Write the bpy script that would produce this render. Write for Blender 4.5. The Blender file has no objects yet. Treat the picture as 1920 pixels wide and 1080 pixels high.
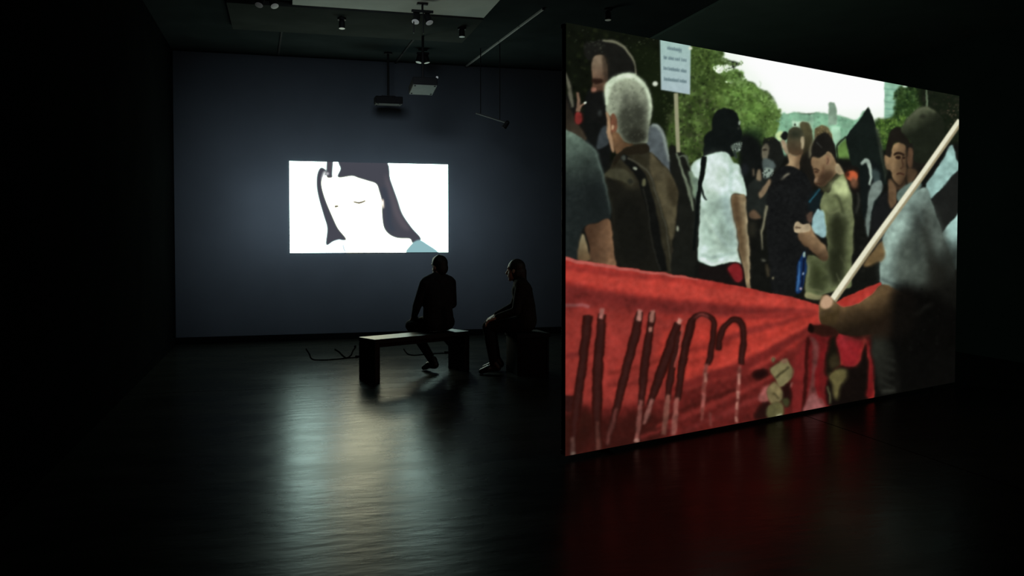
import bpy, bmesh, math, random
import numpy as np
from mathutils import Vector, Matrix

# ------------------------------------------------------------------ camera
S = bpy.context.scene
COL = S.collection
F_PX, HOR = 1600.0, 445.0          # focal length and horizon in 1920x1080 pixels
PITCH = math.radians(1.7)
SHIFT_PX = (540 - HOR) - F_PX * math.tan(PITCH)
CAM_H = 1.5
cam_d = bpy.data.cameras.new('camera')
cam_d.sensor_width = 36.0
cam_d.lens = 36.0 * F_PX / 1920.0
cam_d.shift_y = -SHIFT_PX / 1920.0
cam_d.clip_end = 100
cam = bpy.data.objects.new('camera', cam_d)
COL.objects.link(cam)
cam.location = (0, 0, CAM_H)
cam.rotation_euler = (math.pi / 2 - PITCH, 0, 0)
S.camera = cam

# ------------------------------------------------------------------ world, exposure
w = bpy.data.worlds.new('dark_room')
S.world = w
w.use_nodes = True
w.node_tree.nodes['Background'].inputs[0].default_value = (0.5, 0.7, 0.8, 1)
w.node_tree.nodes['Background'].inputs[1].default_value = 0.0008
S.view_settings.view_transform = 'Standard'
S.view_settings.look = 'None'
S.view_settings.exposure = 0.0
S.view_settings.gamma = 1.0
S.view_settings.use_curve_mapping = False

FAR_GAIN = 8.0        # radiance of the bright far screen
NEAR_GAIN = 1.0       # radiance of the big near screen
HALO_W = 1450.0         # power of the lamp added for the glow around the far screen

# ------------------------------------------------------------------ pixel rays
cp, sp = math.cos(PITCH), math.sin(PITCH)
def ray(px, py):
    x = (px - 960) / F_PX
    y = (-(py - 540) - SHIFT_PX) / F_PX
    return Vector((x, cp + y * sp, -sp + y * cp))
def at_z(px, py, z):
    d = ray(px, py); t = (z - CAM_H) / d.z
    return Vector((0, 0, CAM_H)) + d * t
def at_depth(px, py, Y):
    d = ray(px, py)
    return Vector((0, 0, CAM_H)) + d * (Y / d.y)
def at_plane(px, py, p, n):
    d = ray(px, py); o = Vector((0, 0, CAM_H))
    return o + d * ((p - o).dot(n) / d.dot(n))
def project(P):                      # numpy (N,3) -> pixels
    x = P[:, 0]; y = P[:, 1]; z = P[:, 2] - CAM_H
    dep = y * cp - z * sp
    up = y * sp + z * cp
    return 960 + F_PX * x / dep, 540 - (F_PX * up / dep + SHIFT_PX)

# ------------------------------------------------------------------ room axes
UA = math.radians(15.0)
U = Vector((math.cos(UA), math.sin(UA), 0))      # along the far wall, to the right
V = Vector((math.sin(UA), -math.cos(UA), 0))     # along the left wall, towards the camera
CORNER = at_z(330, 645, 0)
ROOM_W, ROOM_D, CEIL = 10.0, 16.5, 4.1
RZ = UA
def rp(a, b, z=0.0):                 # room coordinates: a along far wall, b towards camera
    p = CORNER + U * a + V * b
    return Vector((p.x, p.y, z))
def to_room(p):
    d = p - CORNER
    return d.dot(U), d.dot(V)

# ------------------------------------------------------------------ materials
def new_mat(name):
    m = bpy.data.materials.new(name); m.use_nodes = True
    return m, m.node_tree.nodes, m.node_tree.links, m.node_tree.nodes['Principled BSDF']
def mat(name, col, rough=0.6, spec=0.4, metal=0.0, nscale=0, namp=0.25, bump=0.0, bscale=40):
    m, n, l, b = new_mat(name)
    b.inputs['Base Color'].default_value = (*col, 1)
    b.inputs['Roughness'].default_value = rough
    b.inputs['Specular IOR Level'].default_value = spec
    b.inputs['Metallic'].default_value = metal
    tc = n.new('ShaderNodeTexCoord')
    if nscale:
        t = n.new('ShaderNodeTexNoise'); t.inputs['Scale'].default_value = nscale
        t.inputs['Detail'].default_value = 4
        r = n.new('ShaderNodeValToRGB')
        r.color_ramp.elements[0].position = 0.3; r.color_ramp.elements[1].position = 0.7
        r.color_ramp.elements[0].color = (*[c * (1 - namp) for c in col], 1)
        r.color_ramp.elements[1].color = (*[min(1, c * (1 + namp)) for c in col], 1)
        l.new(tc.outputs['Object'], t.inputs['Vector']); l.new(t.outputs['Fac'], r.inputs['Fac'])
        l.new(r.outputs['Color'], b.inputs['Base Color'])
    if bump:
        t2 = n.new('ShaderNodeTexNoise'); t2.inputs['Scale'].default_value = bscale
        t2.inputs['Detail'].default_value = 3
        bp = n.new('ShaderNodeBump'); bp.inputs['Strength'].default_value = bump
        bp.inputs['Distance'].default_value = 0.01
        l.new(tc.outputs['Object'], t2.inputs['Vector']); l.new(t2.outputs['Fac'], bp.inputs['Height'])
        l.new(bp.outputs['Normal'], b.inputs['Normal'])
    return m

M = {}
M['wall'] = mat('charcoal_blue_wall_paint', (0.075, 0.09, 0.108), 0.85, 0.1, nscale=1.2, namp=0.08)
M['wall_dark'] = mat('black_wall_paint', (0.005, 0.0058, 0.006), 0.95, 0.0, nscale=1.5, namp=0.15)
M['ceil'] = mat('black_ceiling_paint', (0.019, 0.024, 0.025), 0.9, 0.0, nscale=2, namp=0.15)
M['beam'] = mat('grey_beam_paint', (0.034, 0.038, 0.036), 0.9, 0.0, nscale=2, namp=0.15)
M['grey_green'] = mat('grey_green_ceiling_glow', (0.065, 0.09, 0.08), 0.9, 0.0, nscale=2, namp=0.1)  # greenish screen glow on the ceiling, put into the colour
M['wall_green'] = mat('dark_green_wall_glow', (0.018, 0.030, 0.026), 0.95, 0.0, nscale=1.5, namp=0.1)  # right wall tinted lighter and greener to carry the screen's glow
M['panel'] = mat('pale_ceiling_board', (0.47, 0.485, 0.46), 0.9, 0.0, nscale=3, namp=0.06)
M['black'] = mat('black_metal', (0.006, 0.006, 0.0065), 0.6, 0.15)
M['black_plastic'] = mat('black_plastic', (0.005, 0.005, 0.0055), 0.7, 0.1)
M['grey_plastic'] = mat('grey_plastic', (0.20, 0.205, 0.21), 0.6, 0.3, nscale=8, namp=0.06)
M['grey_dim'] = mat('dark_grey_plastic', (0.03, 0.03, 0.032), 0.7, 0.1)
M['underside'] = mat('grey_underside_and_pipe', (0.055, 0.056, 0.058), 0.7, 0.1, nscale=8, namp=0.1)  # lit tone of the projector underside as colour; the pipe shares this grey
M['alu'] = mat('brushed_aluminium', (0.55, 0.55, 0.54), 0.45, 0.5, metal=0.6)
M['reflector'] = mat('white_lamp_reflector', (0.85, 0.85, 0.82), 0.5, 0.5)
M['lens'] = mat('lens_glass', (0.05, 0.05, 0.07), 0.08, 0.6)
M['bench'] = mat('dark_lacquered_bench', (0.012, 0.0125, 0.013), 0.45, 0.22, nscale=6, namp=0.2)
M['cable'] = mat('black_rubber', (0.002, 0.002, 0.002), 0.9, 0.0)
M['skin'] = mat('skin', (0.42, 0.27, 0.20), 0.6, 0.3)
M['cloth_a'] = mat('dark_wool_coat', (0.022, 0.023, 0.026), 0.95, 0.1, nscale=30, namp=0.2)
M['cloth_b'] = mat('dark_trousers', (0.012, 0.012, 0.015), 0.95, 0.1, nscale=30, namp=0.2)
M['cloth_c'] = mat('brown_black_jacket', (0.022, 0.02, 0.018), 0.95, 0.1, nscale=30, namp=0.2)
M['hair'] = mat('dark_hair', (0.02, 0.016, 0.013), 0.55, 0.3)
M['shoe'] = mat('black_leather', (0.012, 0.012, 0.012), 0.45, 0.4)

def floor_material():
    m, n, l, b = new_mat('polished_dark_concrete')
    tc = n.new('ShaderNodeTexCoord')
    mp = n.new('ShaderNodeMapping'); mp.inputs['Rotation'].default_value = (0, 0, -UA)
    mp.inputs['Scale'].default_value = (0.8, 2.2, 1)
    l.new(tc.outputs['Object'], mp.inputs['Vector'])
    n1 = n.new('ShaderNodeTexNoise'); n1.inputs['Scale'].default_value = 1.3; n1.inputs['Detail'].default_value = 6
    n1.inputs['Roughness'].default_value = 0.6
    l.new(mp.outputs['Vector'], n1.inputs['Vector'])
    r1 = n.new('ShaderNodeMapRange'); r1.inputs['From Min'].default_value = 0.3; r1.inputs['From Max'].default_value = 0.7
    r1.inputs['To Min'].default_value = 0.23; r1.inputs['To Max'].default_value = 0.32
    l.new(n1.outputs['Fac'], r1.inputs['Value']); l.new(r1.outputs['Result'], b.inputs['Roughness'])
    cr = n.new('ShaderNodeValToRGB')
    cr.color_ramp.elements[0].position = 0.3; cr.color_ramp.elements[1].position = 0.72
    cr.color_ramp.elements[0].color = (0.010, 0.012, 0.011, 1)
    cr.color_ramp.elements[1].color = (0.018, 0.019, 0.017, 1)
    l.new(n1.outputs['Fac'], cr.inputs['Fac']); l.new(cr.outputs['Color'], b.inputs['Base Color'])
    n2 = n.new('ShaderNodeTexNoise'); n2.inputs['Scale'].default_value = 5.0; n2.inputs['Detail'].default_value = 5
    l.new(mp.outputs['Vector'], n2.inputs['Vector'])
    bp = n.new('ShaderNodeBump'); bp.inputs['Strength'].default_value = 0.22; bp.inputs['Distance'].default_value = 0.012
    l.new(n2.outputs['Fac'], bp.inputs['Height']); l.new(bp.outputs['Normal'], b.inputs['Normal'])
    b.inputs['Specular IOR Level'].default_value = 0.033
    return m
M['floor'] = floor_material()
M['joint'] = mat('joint_filler', (0.008, 0.008, 0.008), 0.9, 0.05)

def picture_material(name, gain):
    m = bpy.data.materials.new(name); m.use_nodes = True
    n, l = m.node_tree.nodes, m.node_tree.links
    n.remove(n['Principled BSDF'])
    a = n.new('ShaderNodeAttribute'); a.attribute_name = 'picture'
    e = n.new('ShaderNodeEmission'); e.inputs['Strength'].default_value = gain
    l.new(a.outputs['Color'], e.inputs['Color'])
    l.new(e.outputs['Emission'], n['Material Output'].inputs['Surface'])
    return m

# ------------------------------------------------------------------ helpers
def link(o, parent=None):
    COL.objects.link(o)
    if parent is not None: o.parent = parent
    return o
def tag(o, label=None, cat=None, group=None, kind=None):
    if label: o['label'] = label
    if cat: o['category'] = cat
    if group: o['group'] = group
    if kind: o['kind'] = kind
    return o
def empty(name, loc, rz=0.0):
    o = bpy.data.objects.new(name, None); o.empty_display_size = 0.1
    COL.objects.link(o); o.location = loc; o.rotation_euler = (0, 0, rz)
    return o
def obj(name, bm, m, parent=None, smooth=False):
    me = bpy.data.meshes.new(name); bm.to_mesh(me); bm.free()
    me.materials.append(m)
    if smooth: me.polygons.foreach_set('use_smooth', [True] * len(me.polygons))
    return link(bpy.data.objects.new(name, me), parent)
def add_box(bm, size, loc=(0, 0, 0), rot=None, bevel=0.0):
    r = bmesh.ops.create_cube(bm, size=1.0)
    vs = r['verts']
    bmesh.ops.scale(bm, vec=size, verts=vs)
    if bevel:
        es = list({e for v in vs for e in v.link_edges})
        g = bmesh.ops.bevel(bm, geom=es, offset=bevel, segments=2, affect='EDGES', profile=0.5)
        vs = list({v for f in g['faces'] for v in f.verts} | {v for v in vs if v.is_valid})
    if rot is not None: bmesh.ops.rotate(bm, cent=(0, 0, 0), matrix=rot, verts=vs)
    bmesh.ops.translate(bm, vec=loc, verts=vs)
    return vs
def bx(size, loc=(0, 0, 0), rot=None, bevel=0.0):
    bm = bmesh.new(); add_box(bm, size, loc, rot, bevel); return bm
def add_tube(bm, p0, p1, r0, r1=None, seg=14, caps=True):
    p0, p1 = Vector(p0), Vector(p1); r1 = r0 if r1 is None else r1
    d = p1 - p0
    q = d.to_track_quat('Z', 'Y').to_matrix().to_4x4()
    mx = Matrix.Translation((p0 + p1) / 2) @ q
    return bmesh.ops.create_cone(bm, cap_ends=caps, segments=seg, radius1=r0, radius2=r1, depth=d.length, matrix=mx)['verts']
def add_lathe(bm, prof, loc=(0, 0, 0), rot=None, seg=20):
    rings = []
    R = rot if rot is not None else Matrix.Identity(3)
    for r, z in prof:
        rings.append([bm.verts.new(R @ Vector((r * math.cos(2 * math.pi * k / seg), r * math.sin(2 * math.pi * k / seg), z)) + Vector(loc)) for k in range(seg)])
    for a, b in zip(rings, rings[1:]):
        for k in range(seg):
            bm.faces.new((a[k], a[(k + 1) % seg], b[(k + 1) % seg], b[k]))
    bm.faces.new(list(reversed(rings[0]))); bm.faces.new(rings[-1])
def sweep(bm, pts, r, seg=6):
    prev = None; n = len(pts)
    for i, p in enumerate(pts):
        t = (pts[min(i + 1, n - 1)] - pts[max(i - 1, 0)]).normalized()
        a = t.orthogonal().normalized() if abs(t.z) > .9 else t.cross(Vector((0, 0, 1))).normalized()
        b = t.cross(a)
        ring = [bm.verts.new(p + a * (r * math.cos(2 * math.pi * k / seg)) + b * (r * math.sin(2 * math.pi * k / seg))) for k in range(seg)]
        if prev:
            for k in range(seg): bm.faces.new((prev[k], prev[(k + 1) % seg], ring[(k + 1) % seg], ring[k]))
        else: bm.faces.new(list(reversed(ring)))
        prev = ring
    bm.faces.new(prev)
def catmull(pts, closed, n=8):
    P = np.asarray(pts, float); N = len(P); out = []
    rng = range(N) if closed else range(N - 1)
    for i in rng:
        if closed: a, b, c, d = P[(i - 1) % N], P[i], P[(i + 1) % N], P[(i + 2) % N]
        else: a, b, c, d = P[max(i - 1, 0)], P[i], P[i + 1], P[min(i + 2, N - 1)]
        for k in range(n):
            t = k / n
            out.append(0.5 * (2 * b + (c - a) * t + (2 * a - 5 * b + 4 * c - d) * t * t + (3 * b - a - 3 * c + d) * t ** 3))
    if not closed: out.append(P[-1])
    return np.array(out)

# ================================================================== the room
def struct(name, bm, m, loc=(0, 0, 0), rz=RZ):
    o = obj(name, bm, m); o.location = loc; o.rotation_euler = (0, 0, rz)
    return tag(o, kind='structure')
# room objects use a frame with x along the far wall, y from the camera to the far wall
def R2(a, b, z=0.0): return rp(a, b, z)
T = 0.15
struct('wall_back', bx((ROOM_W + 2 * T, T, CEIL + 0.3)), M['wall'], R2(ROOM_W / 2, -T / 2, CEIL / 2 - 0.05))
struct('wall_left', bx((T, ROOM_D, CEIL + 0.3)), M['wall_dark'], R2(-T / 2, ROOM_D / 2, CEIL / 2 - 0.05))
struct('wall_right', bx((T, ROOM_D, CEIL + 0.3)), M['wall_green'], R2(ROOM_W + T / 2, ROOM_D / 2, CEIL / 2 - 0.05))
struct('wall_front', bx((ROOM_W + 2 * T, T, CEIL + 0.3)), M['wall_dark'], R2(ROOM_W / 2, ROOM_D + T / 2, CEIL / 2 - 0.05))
struct('ceiling', bx((ROOM_W + 2 * T, ROOM_D + 2 * T, 0.12)), M['ceil'], R2(ROOM_W / 2, ROOM_D / 2, CEIL + 0.06))

# floor: a bed with large polished slabs laid on it, thin open joints between
fl = struct('floor', bx((ROOM_W, ROOM_D, 0.08)), M['joint'], R2(ROOM_W / 2, ROOM_D / 2, -0.062))
ja, jb = to_room(at_z(1570, 800, 0))[0], to_room(at_z(560, 726, 0))[1]
def cuts(through, step, end):
    c = [through]
    while c[0] - step > 0.3: c.insert(0, c[0] - step)
    while c[-1] + step < end - 0.3: c.append(c[-1] + step)
    return [0.0] + c + [end]
CA, CB = cuts(ja, 6.0, ROOM_W), cuts(jb, 6.5, ROOM_D)
random.seed(3)
for i in range(len(CA) - 1):
    for j in range(len(CB) - 1):
        a0, a1, b0, b1 = CA[i], CA[i + 1], CB[j], CB[j + 1]
        bm = bx((a1 - a0 - 0.012, b1 - b0 - 0.012, 0.022))
        s = obj('floor_slab', bm, M['floor'], fl)
        c = Vector((a0 + a1, b0 + b1, 0)) / 2
        s.location = (c.x - ROOM_W / 2, ROOM_D / 2 - c.y, 0.051 + random.uniform(-0.0006, 0.0006))

# ceiling: pale board, and the grey beam across the room in front of it
b1 = to_room(at_z(700, 15, CEIL))[1]
b2 = to_room(at_z(650, 60, CEIL))[1]
aL = to_room(at_z(548, 3, CEIL))[0]; aR = to_room(at_z(905, 31, CEIL))[0]
struct('trim_2', bx((aR - aL, 1.6, 0.03), bevel=0.004), M['panel'], R2((aL + aR) / 2, b1 + 0.81, CEIL - 0.016))
bL = to_room(at_z(430, 22, CEIL))[0]
struct('trim_1', bx((aR - bL, b1 - b2, 0.05), bevel=0.004), M['beam'], R2((aR + bL) / 2, (b1 + b2) / 2, CEIL - 0.025))
struct('added_glow_board', bx((3.9, 6.5, 0.03), bevel=0.004), M['grey_green'], R2(ROOM_W - 1.95, 3.27, CEIL - 0.016))  # added board, coloured to show the big screen's glow on the ceiling
struct('baseboard_back', bx((ROOM_W, 0.015, 0.09), bevel=0.003), M['wall_dark'], R2(ROOM_W / 2, 0.008, 0.045))
struct('baseboard_left', bx((0.015, ROOM_D - 0.04, 0.09), bevel=0.003), M['wall_dark'], R2(0.008, ROOM_D / 2 + .02, 0.045))

# ================================================================== painting the two video pictures
class Canvas:
    """A small vector painter: outlines are filled with soft edges into an RGB array."""
    def __init__(s, x0, y0, x1, y1, k=1.0):
        s.x0, s.y0, s.k = x0, y0, k
        s.W, s.H = int((x1 - x0) * k), int((y1 - y0) * k)
        s.a = np.zeros((s.H, s.W, 3)); s.T = (0, 0, 1)
        s.rng = np.random.default_rng(7)
    def frame(s, ox=0, oy=0, z=1.0): s.T = (ox, oy, z)
    def tr(s, pts):
        p = np.asarray(pts, float); ox, oy, z = s.T
        return np.stack([(p[:, 0] / z + ox - s.x0) * s.k, (p[:, 1] / z + oy - s.y0) * s.k], 1)
    def cover(s, P, soft):
        pad = int(soft * 3 + 3)
        xa, ya = np.floor(P.min(0)).astype(int) - pad; xb, yb = np.ceil(P.max(0)).astype(int) + pad
        xa, ya, xb, yb = max(xa, -40), max(ya, -40), min(xb, s.W + 40), min(yb, s.H + 40)
        if xb - xa < 2 or yb - ya < 2: return None
        SS = 3; H, W = yb - ya, xb - xa
        acc = np.zeros((H * SS, W + 2))
        Q = np.roll(P, -1, 0)
        for (ax, ay), (bx_, by_) in zip(P, Q):
            sg = 1.0
            if ay > by_: ax, ay, bx_, by_ = bx_, by_, ax, ay; sg = -1.0
            r0 = max(int(math.ceil((ay - ya) * SS - 0.5)), 0); r1 = min(int(math.ceil((by_ - ya) * SS - 0.5)), H * SS)
            if r1 <= r0: continue
            r = np.arange(r0, r1)
            x = ax + (bx_ - ax) * (((r + 0.5) / SS + ya) - ay) / (by_ - ay) - xa
            x = np.clip(x, 0, W); i = np.floor(x).astype(int); f = x - i
            np.add.at(acc, (r, i), sg * (1 - f)); np.add.at(acc, (r, i + 1), sg * f)
        c = np.clip(np.abs(np.cumsum(acc, 1)[:, :W]), 0, 1).reshape(H, SS, W).mean(1)
        if soft > 0.3: c = blur(c, soft)
        return c, xa, ya
    def put(s, cov, col, alpha=1.0, grad=None, noise=0.0, nsz=4, only=None):
        if cov is None: return
        c, xa, ya = cov; H, W = c.shape
        sx, sy = max(0, -xa), max(0, -ya); ex, ey = min(W, s.W - xa), min(H, s.H - ya)
        if ex <= sx or ey <= sy: return
        c = c[sy:ey, sx:ex, None] * alpha
        tgt = np.broadcast_to(np.asarray(col, float), (ey - sy, ex - sx, 3))
        X, Y = np.meshgrid(np.arange(sx, ex) + xa, np.arange(sy, ey) + ya)
        if grad:
            col2, p0, p1 = grad
            q = s.tr([p0, p1]); d = q[1] - q[0]
            t = np.clip(((X - q[0, 0]) * d[0] + (Y - q[0, 1]) * d[1]) / (d @ d), 0, 1)[..., None]
            tgt = tgt * (1 - t) + np.asarray(col2, float) * t
        if noise:
            g = blur(s.rng.normal(size=(ey - sy, ex - sx)), nsz / 2.0)
            g = g / (g.std() + 1e-6)
            tgt = tgt + noise * g[..., None]
        v = s.a[sy + ya:ey + ya, sx + xa:ex + xa]
        v[:] = v * (1 - c) + np.clip(tgt, 0, 400) * c
    def fill(s, pts, col, soft=1.0, sm=True, **kw):
        P = s.tr(pts)
        if sm: P = catmull(P, True, 5)
        s.put(s.cover(P, soft * s.k), col, **kw)
    def stroke(s, pts, wd, col, soft=1.0, **kw):
        P = catmull(s.tr(pts), False, 6); n = len(P)
        wds = np.atleast_1d(np.asarray(wd, float)) * s.k / s.T[2]
        h = np.interp(np.linspace(0, 1, n), np.linspace(0, 1, len(wds)), wds) / 2
        t = np.gradient(P, axis=0); t /= np.linalg.norm(t, axis=1)[:, None] + 1e-9
        nr = np.stack([-t[:, 1], t[:, 0]], 1)
        out = np.concatenate([P + nr * h[:, None], (P - nr * h[:, None])[::-1]])
        s.put(s.cover(out, soft * s.k), col, **kw)
    def blob(s, x, y, rx, ry, col, soft=1.0, rot=0.0, **kw):
        t = np.linspace(0, 2 * np.pi, 22, endpoint=False); c, n_ = math.cos(rot), math.sin(rot)
        ex, ey = rx * np.cos(t), ry * np.sin(t)
        s.fill(np.stack([x + ex * c - ey * n_, y + ex * n_ + ey * c], 1), col, soft, sm=False, **kw)
    def dabs(s, pts, n, pal, size=(1.5, 4), alpha=0.7, flat=0.7):
        """leafy dabs scattered inside an outline"""
        P = s.tr(pts); cv = s.cover(catmull(P, True, 4), 0.5)
        if cv is None: return
        c, xa, ya = cv; H, W = c.shape; pal = np.asarray(pal, float)
        ys, xs = np.nonzero(c > 0.5)
        if len(xs) == 0: return
        for k in s.rng.integers(0, len(xs), n):
            x, y = xs[k] + xa, ys[k] + ya
            r = s.rng.uniform(*size) * s.k; ry = r * s.rng.uniform(flat, 1.2)
            m = int(r * 2) + 2
            x0, x1, y0, y1 = max(0, x - m), min(s.W, x + m + 1), max(0, y - m), min(s.H, y + m + 1)
            if x1 <= x0 or y1 <= y0: continue
            X, Y = np.meshgrid(np.arange(x0, x1), np.arange(y0, y1))
            g = np.exp(-(((X - x) / r) ** 2 + ((Y - y) / ry) ** 2) * 1.2)[..., None] * alpha
            col = pal[s.rng.integers(len(pal))] * s.rng.uniform(0.8, 1.2)
            v = s.a[y0:y1, x0:x1]; v[:] = v * (1 - g) + col * g
    def sample(s, px, py):
        x = np.clip((px - s.x0) * s.k - 0.5, 0, s.W - 1.001); y = np.clip((py - s.y0) * s.k - 0.5, 0, s.H - 1.001)
        i, j = x.astype(int), y.astype(int); f, g = (x - i)[:, None], (y - j)[:, None]
        a = s.a
        return (a[j, i] * (1 - f) + a[j, i + 1] * f) * (1 - g) + (a[j + 1, i] * (1 - f) + a[j + 1, i + 1] * f) * g
def blur(c, sg):
    r = max(1, int(sg * 2.6)); k = np.exp(-0.5 * (np.arange(-r, r + 1) / sg) ** 2); k /= k.sum()
    p = np.pad(c, ((r, r), (0, 0)), mode='edge'); c = sum(k[i] * p[i:i + c.shape[0]] for i in range(2 * r + 1))
    p = np.pad(c, ((0, 0), (r, r)), mode='edge'); return sum(k[i] * p[:, i:i + c.shape[1]] for i in range(2 * r + 1))
def lin(c):
    c = np.clip(c / 255.0, 0, None)
    return np.where(c <= 0.04045, c / 12.92, ((c + 0.055) / 1.055) ** 2.4)

def paint_march():
    c = Canvas(1040, 20, 1815, 880)
    c.a[:] = (13, 16, 13)
    # ---- trees and sky
    c.frame()
    c.fill([(1040, 20), (1250, 60), (1250, 330), (1040, 330)], (17, 20, 13), 3, sm=False)
    c.dabs([(1062, 60), (1240, 90), (1240, 330), (1180, 300), (1062, 200)], 420, [(28, 34, 18), (20, 25, 14), (40, 44, 26), (12, 14, 10)], (2, 5))
    c.dabs([(1190, 85), (1240, 90), (1245, 250), (1215, 240)], 46, [(120, 125, 100), (85, 92, 66), (60, 70, 44)], (0.8, 1.8), .8)
    c.dabs([(1075, 55), (1200, 75), (1190, 95), (1080, 80)], 16, [(70, 75, 60), (48, 54, 40)], (0.8, 1.6), .8)
    c.fill([(1180, 80), (1300, 100), (1300, 330), (1180, 330)], (26, 34, 17), 14, sm=False, alpha=.8)
    c.fill([(1290, 80), (1350, 90), (1372, 140), (1400, 150), (1435, 170), (1462, 205), (1470, 232), (1460, 260), (1445, 300), (1380, 330), (1260, 340), (1250, 250), (1280, 160)], (64, 82, 38), 3)
    c.fill([(1360, 165), (1400, 158), (1440, 178), (1462, 210), (1462, 240), (1440, 260), (1390, 250), (1355, 200)], (104, 134, 66), 6)
    c.dabs([(1292, 88), (1350, 95), (1372, 150), (1462, 205), (1470, 240), (1440, 300), (1300, 330), (1262, 250)], 130, [(40, 54, 26), (88, 108, 54), (54, 70, 32), (112, 136, 76)], (6, 12), .5)
    c.dabs([(1262, 200), (1330, 180), (1350, 260), (1320, 330), (1262, 330)], 70, [(34, 44, 22), (46, 58, 30), (70, 78, 48)], (5, 10), .55)
    c.dabs([(1292, 88), (1350, 95), (1372, 150), (1400, 150), (1462, 205), (1470, 240), (1440, 300), (1300, 330), (1262, 250)], 900, [(78, 96, 44), (48, 64, 28), (100, 122, 62), (38, 50, 24), (118, 142, 80)], (1.5, 4), .55)
    c.dabs([(1245, 180), (1330, 175), (1345, 250), (1300, 330), (1250, 310)], 260, [(50, 62, 32), (30, 38, 20), (86, 92, 62), (64, 70, 44)], (1.5, 3.6), .6)
    c.dabs([(1300, 95), (1345, 100), (1350, 130), (1330, 160), (1296, 150)], 120, [(38, 50, 24), (60, 76, 36), (86, 104, 56)], (1.5, 3.5), .7)
    c.dabs([(1365, 160), (1440, 175), (1465, 215), (1440, 270), (1370, 250)], 320, [(110, 142, 72), (88, 118, 54), (130, 158, 92), (70, 98, 44)], (1.5, 4), .5)
    c.fill([(1390, 250), (1430, 245), (1420, 320), (1390, 330)], (26, 40, 26), 8, alpha=.9)
    sky = [(1345, 70), (1665, 130), (1662, 224), (1632, 232), (1600, 228), (1560, 216), (1500, 212), (1466, 214), (1452, 186), (1440, 172), (1424, 166), (1414, 156), (1400, 152), (1386, 150), (1392, 138), (1376, 128), (1384, 118), (1362, 112), (1350, 104)]
    c.fill(sky, (246, 253, 244), 1.6)
    c.fill([(1400, 100), (1660, 150), (1655, 205), (1480, 200), (1440, 160)], (255, 255, 255), 8)
    c.frame(1220, 60, 4.696)
    c.dabs([(545, 320), (600, 292), (700, 296), (720, 330), (640, 356), (575, 348)], 60, [(236, 246, 228), (246, 252, 240)], (1.6, 3.2), .9)
    c.dabs([(670, 405), (710, 405), (710, 445), (672, 445)], 8, [(220, 232, 206)], (1.4, 2.6), .9)
    c.dabs([(590, 225), (640, 225), (720, 270), (810, 258), (800, 285), (740, 300), (650, 275)], 60, [(74, 92, 48), (96, 114, 70), (130, 148, 110)], (1, 2.6), .8)
    c.dabs([(560, 150), (640, 185), (600, 230), (580, 290), (540, 300), (520, 200)], 110, [(70, 90, 44), (92, 114, 60), (54, 72, 34)], (1.6, 4), .8)
    c.dabs([(640, 350), (800, 340), (820, 430), (900, 460), (880, 520), (720, 460)], 120, [(74, 98, 46), (96, 124, 62), (120, 146, 88)], (1.6, 4), .8)
    c.dabs([(600, 350), (780, 360), (850, 440), (960, 520), (1040, 520), (1090, 640), (1160, 700), (1100, 720), (950, 600), (700, 420)], 130, [(92, 118, 60), (120, 146, 86), (70, 92, 44)], (1.4, 3.4), .75)
    c.stroke([(955, 500), (975, 455), (960, 430)], 6, (170, 190, 160), 1)
    # ---- hills, tower and pale buildings
    c.frame(1390, 200, 5.4)
    c.fill([(405, 95), (470, 72), (560, 60), (700, 78), (780, 66), (880, 72), (1000, 92), (1120, 128), (1170, 128), (1260, 60), (1260, 560), (405, 560)], (132, 174, 152), 1.6)
    c.dabs([(420, 90), (700, 85), (1150, 135), (1100, 260), (430, 200)], 130, [(112, 158, 134), (150, 190, 168), (120, 160, 140)], (1.5, 4), .5)
    c.fill([(884, -35), (905, -48), (948, -36), (962, 20), (962, 190), (878, 190)], (138, 158, 146), 1.2, sm=False)
    c.fill([(515, 140), (600, 150), (720, 150), (720, 215), (515, 215)], (190, 215, 198), 1.5, sm=False)
    c.blob(540, 180, 12, 14, (60, 70, 60), 1)
    c.fill([(700, 80), (735, 80), (735, 300), (700, 300)], (158, 196, 176), 1.5, sm=False)
    c.fill([(905, 200), (1000, 205), (1000, 420), (905, 400)], (168, 204, 184), 1.5, sm=False)
    c.fill([(960, 420), (1040, 330), (1110, 330), (1110, 560), (990, 580)], (104, 134, 70), 2.5)
    # ---- right trees and tower block
    c.frame(1600, 140, 3.375)
    c.fill([(195, 30), (345, 60), (345, 280), (195, 290)], (150, 190, 175), 1.0, sm=False)
    for k in range(5):
        c.stroke([(200, 90 + 42 * k), (330, 100 + 42 * k)], 8, (120, 160, 148), 1.2)
    c.fill([(270, 120), (300, 70), (340, 78), (420, 90), (680, 120), (680, 470), (150, 470), (128, 330), (140, 285), (230, 275), (260, 230)], (44, 64, 30), 2.5)
    c.dabs([(270, 100), (420, 100), (430, 330), (300, 340), (260, 240)], 240, [(34, 56, 30), (60, 84, 44), (24, 38, 22), (80, 104, 60)], (1.5, 3.4), .65)
    c.dabs([(135, 290), (250, 280), (330, 260), (300, 380), (200, 440), (150, 420)], 190, [(90, 118, 50), (110, 138, 66), (66, 92, 38)], (1.5, 3.6), .65)
    c.fill([(420, 80), (700, 120), (700, 480), (500, 480), (440, 240)], (26, 32, 22), 5)
    c.dabs([(430, 110), (670, 150), (670, 420), (560, 340)], 110, [(38, 44, 32), (20, 26, 18), (62, 60, 48)], (1.5, 4), .5)
    c.dabs([(600, 190), (665, 200), (660, 320), (610, 300)], 26, [(110, 92, 76), (84, 82, 66)], (1, 2.2), .6)
    c.stroke([(463, 92), (463, 210)], 12, (104, 116, 96), .9)
    c.blob(325, 72, 16, 8, (225, 238, 225), 1)
    # ---- dark crowd mass
    c.frame()
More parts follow.
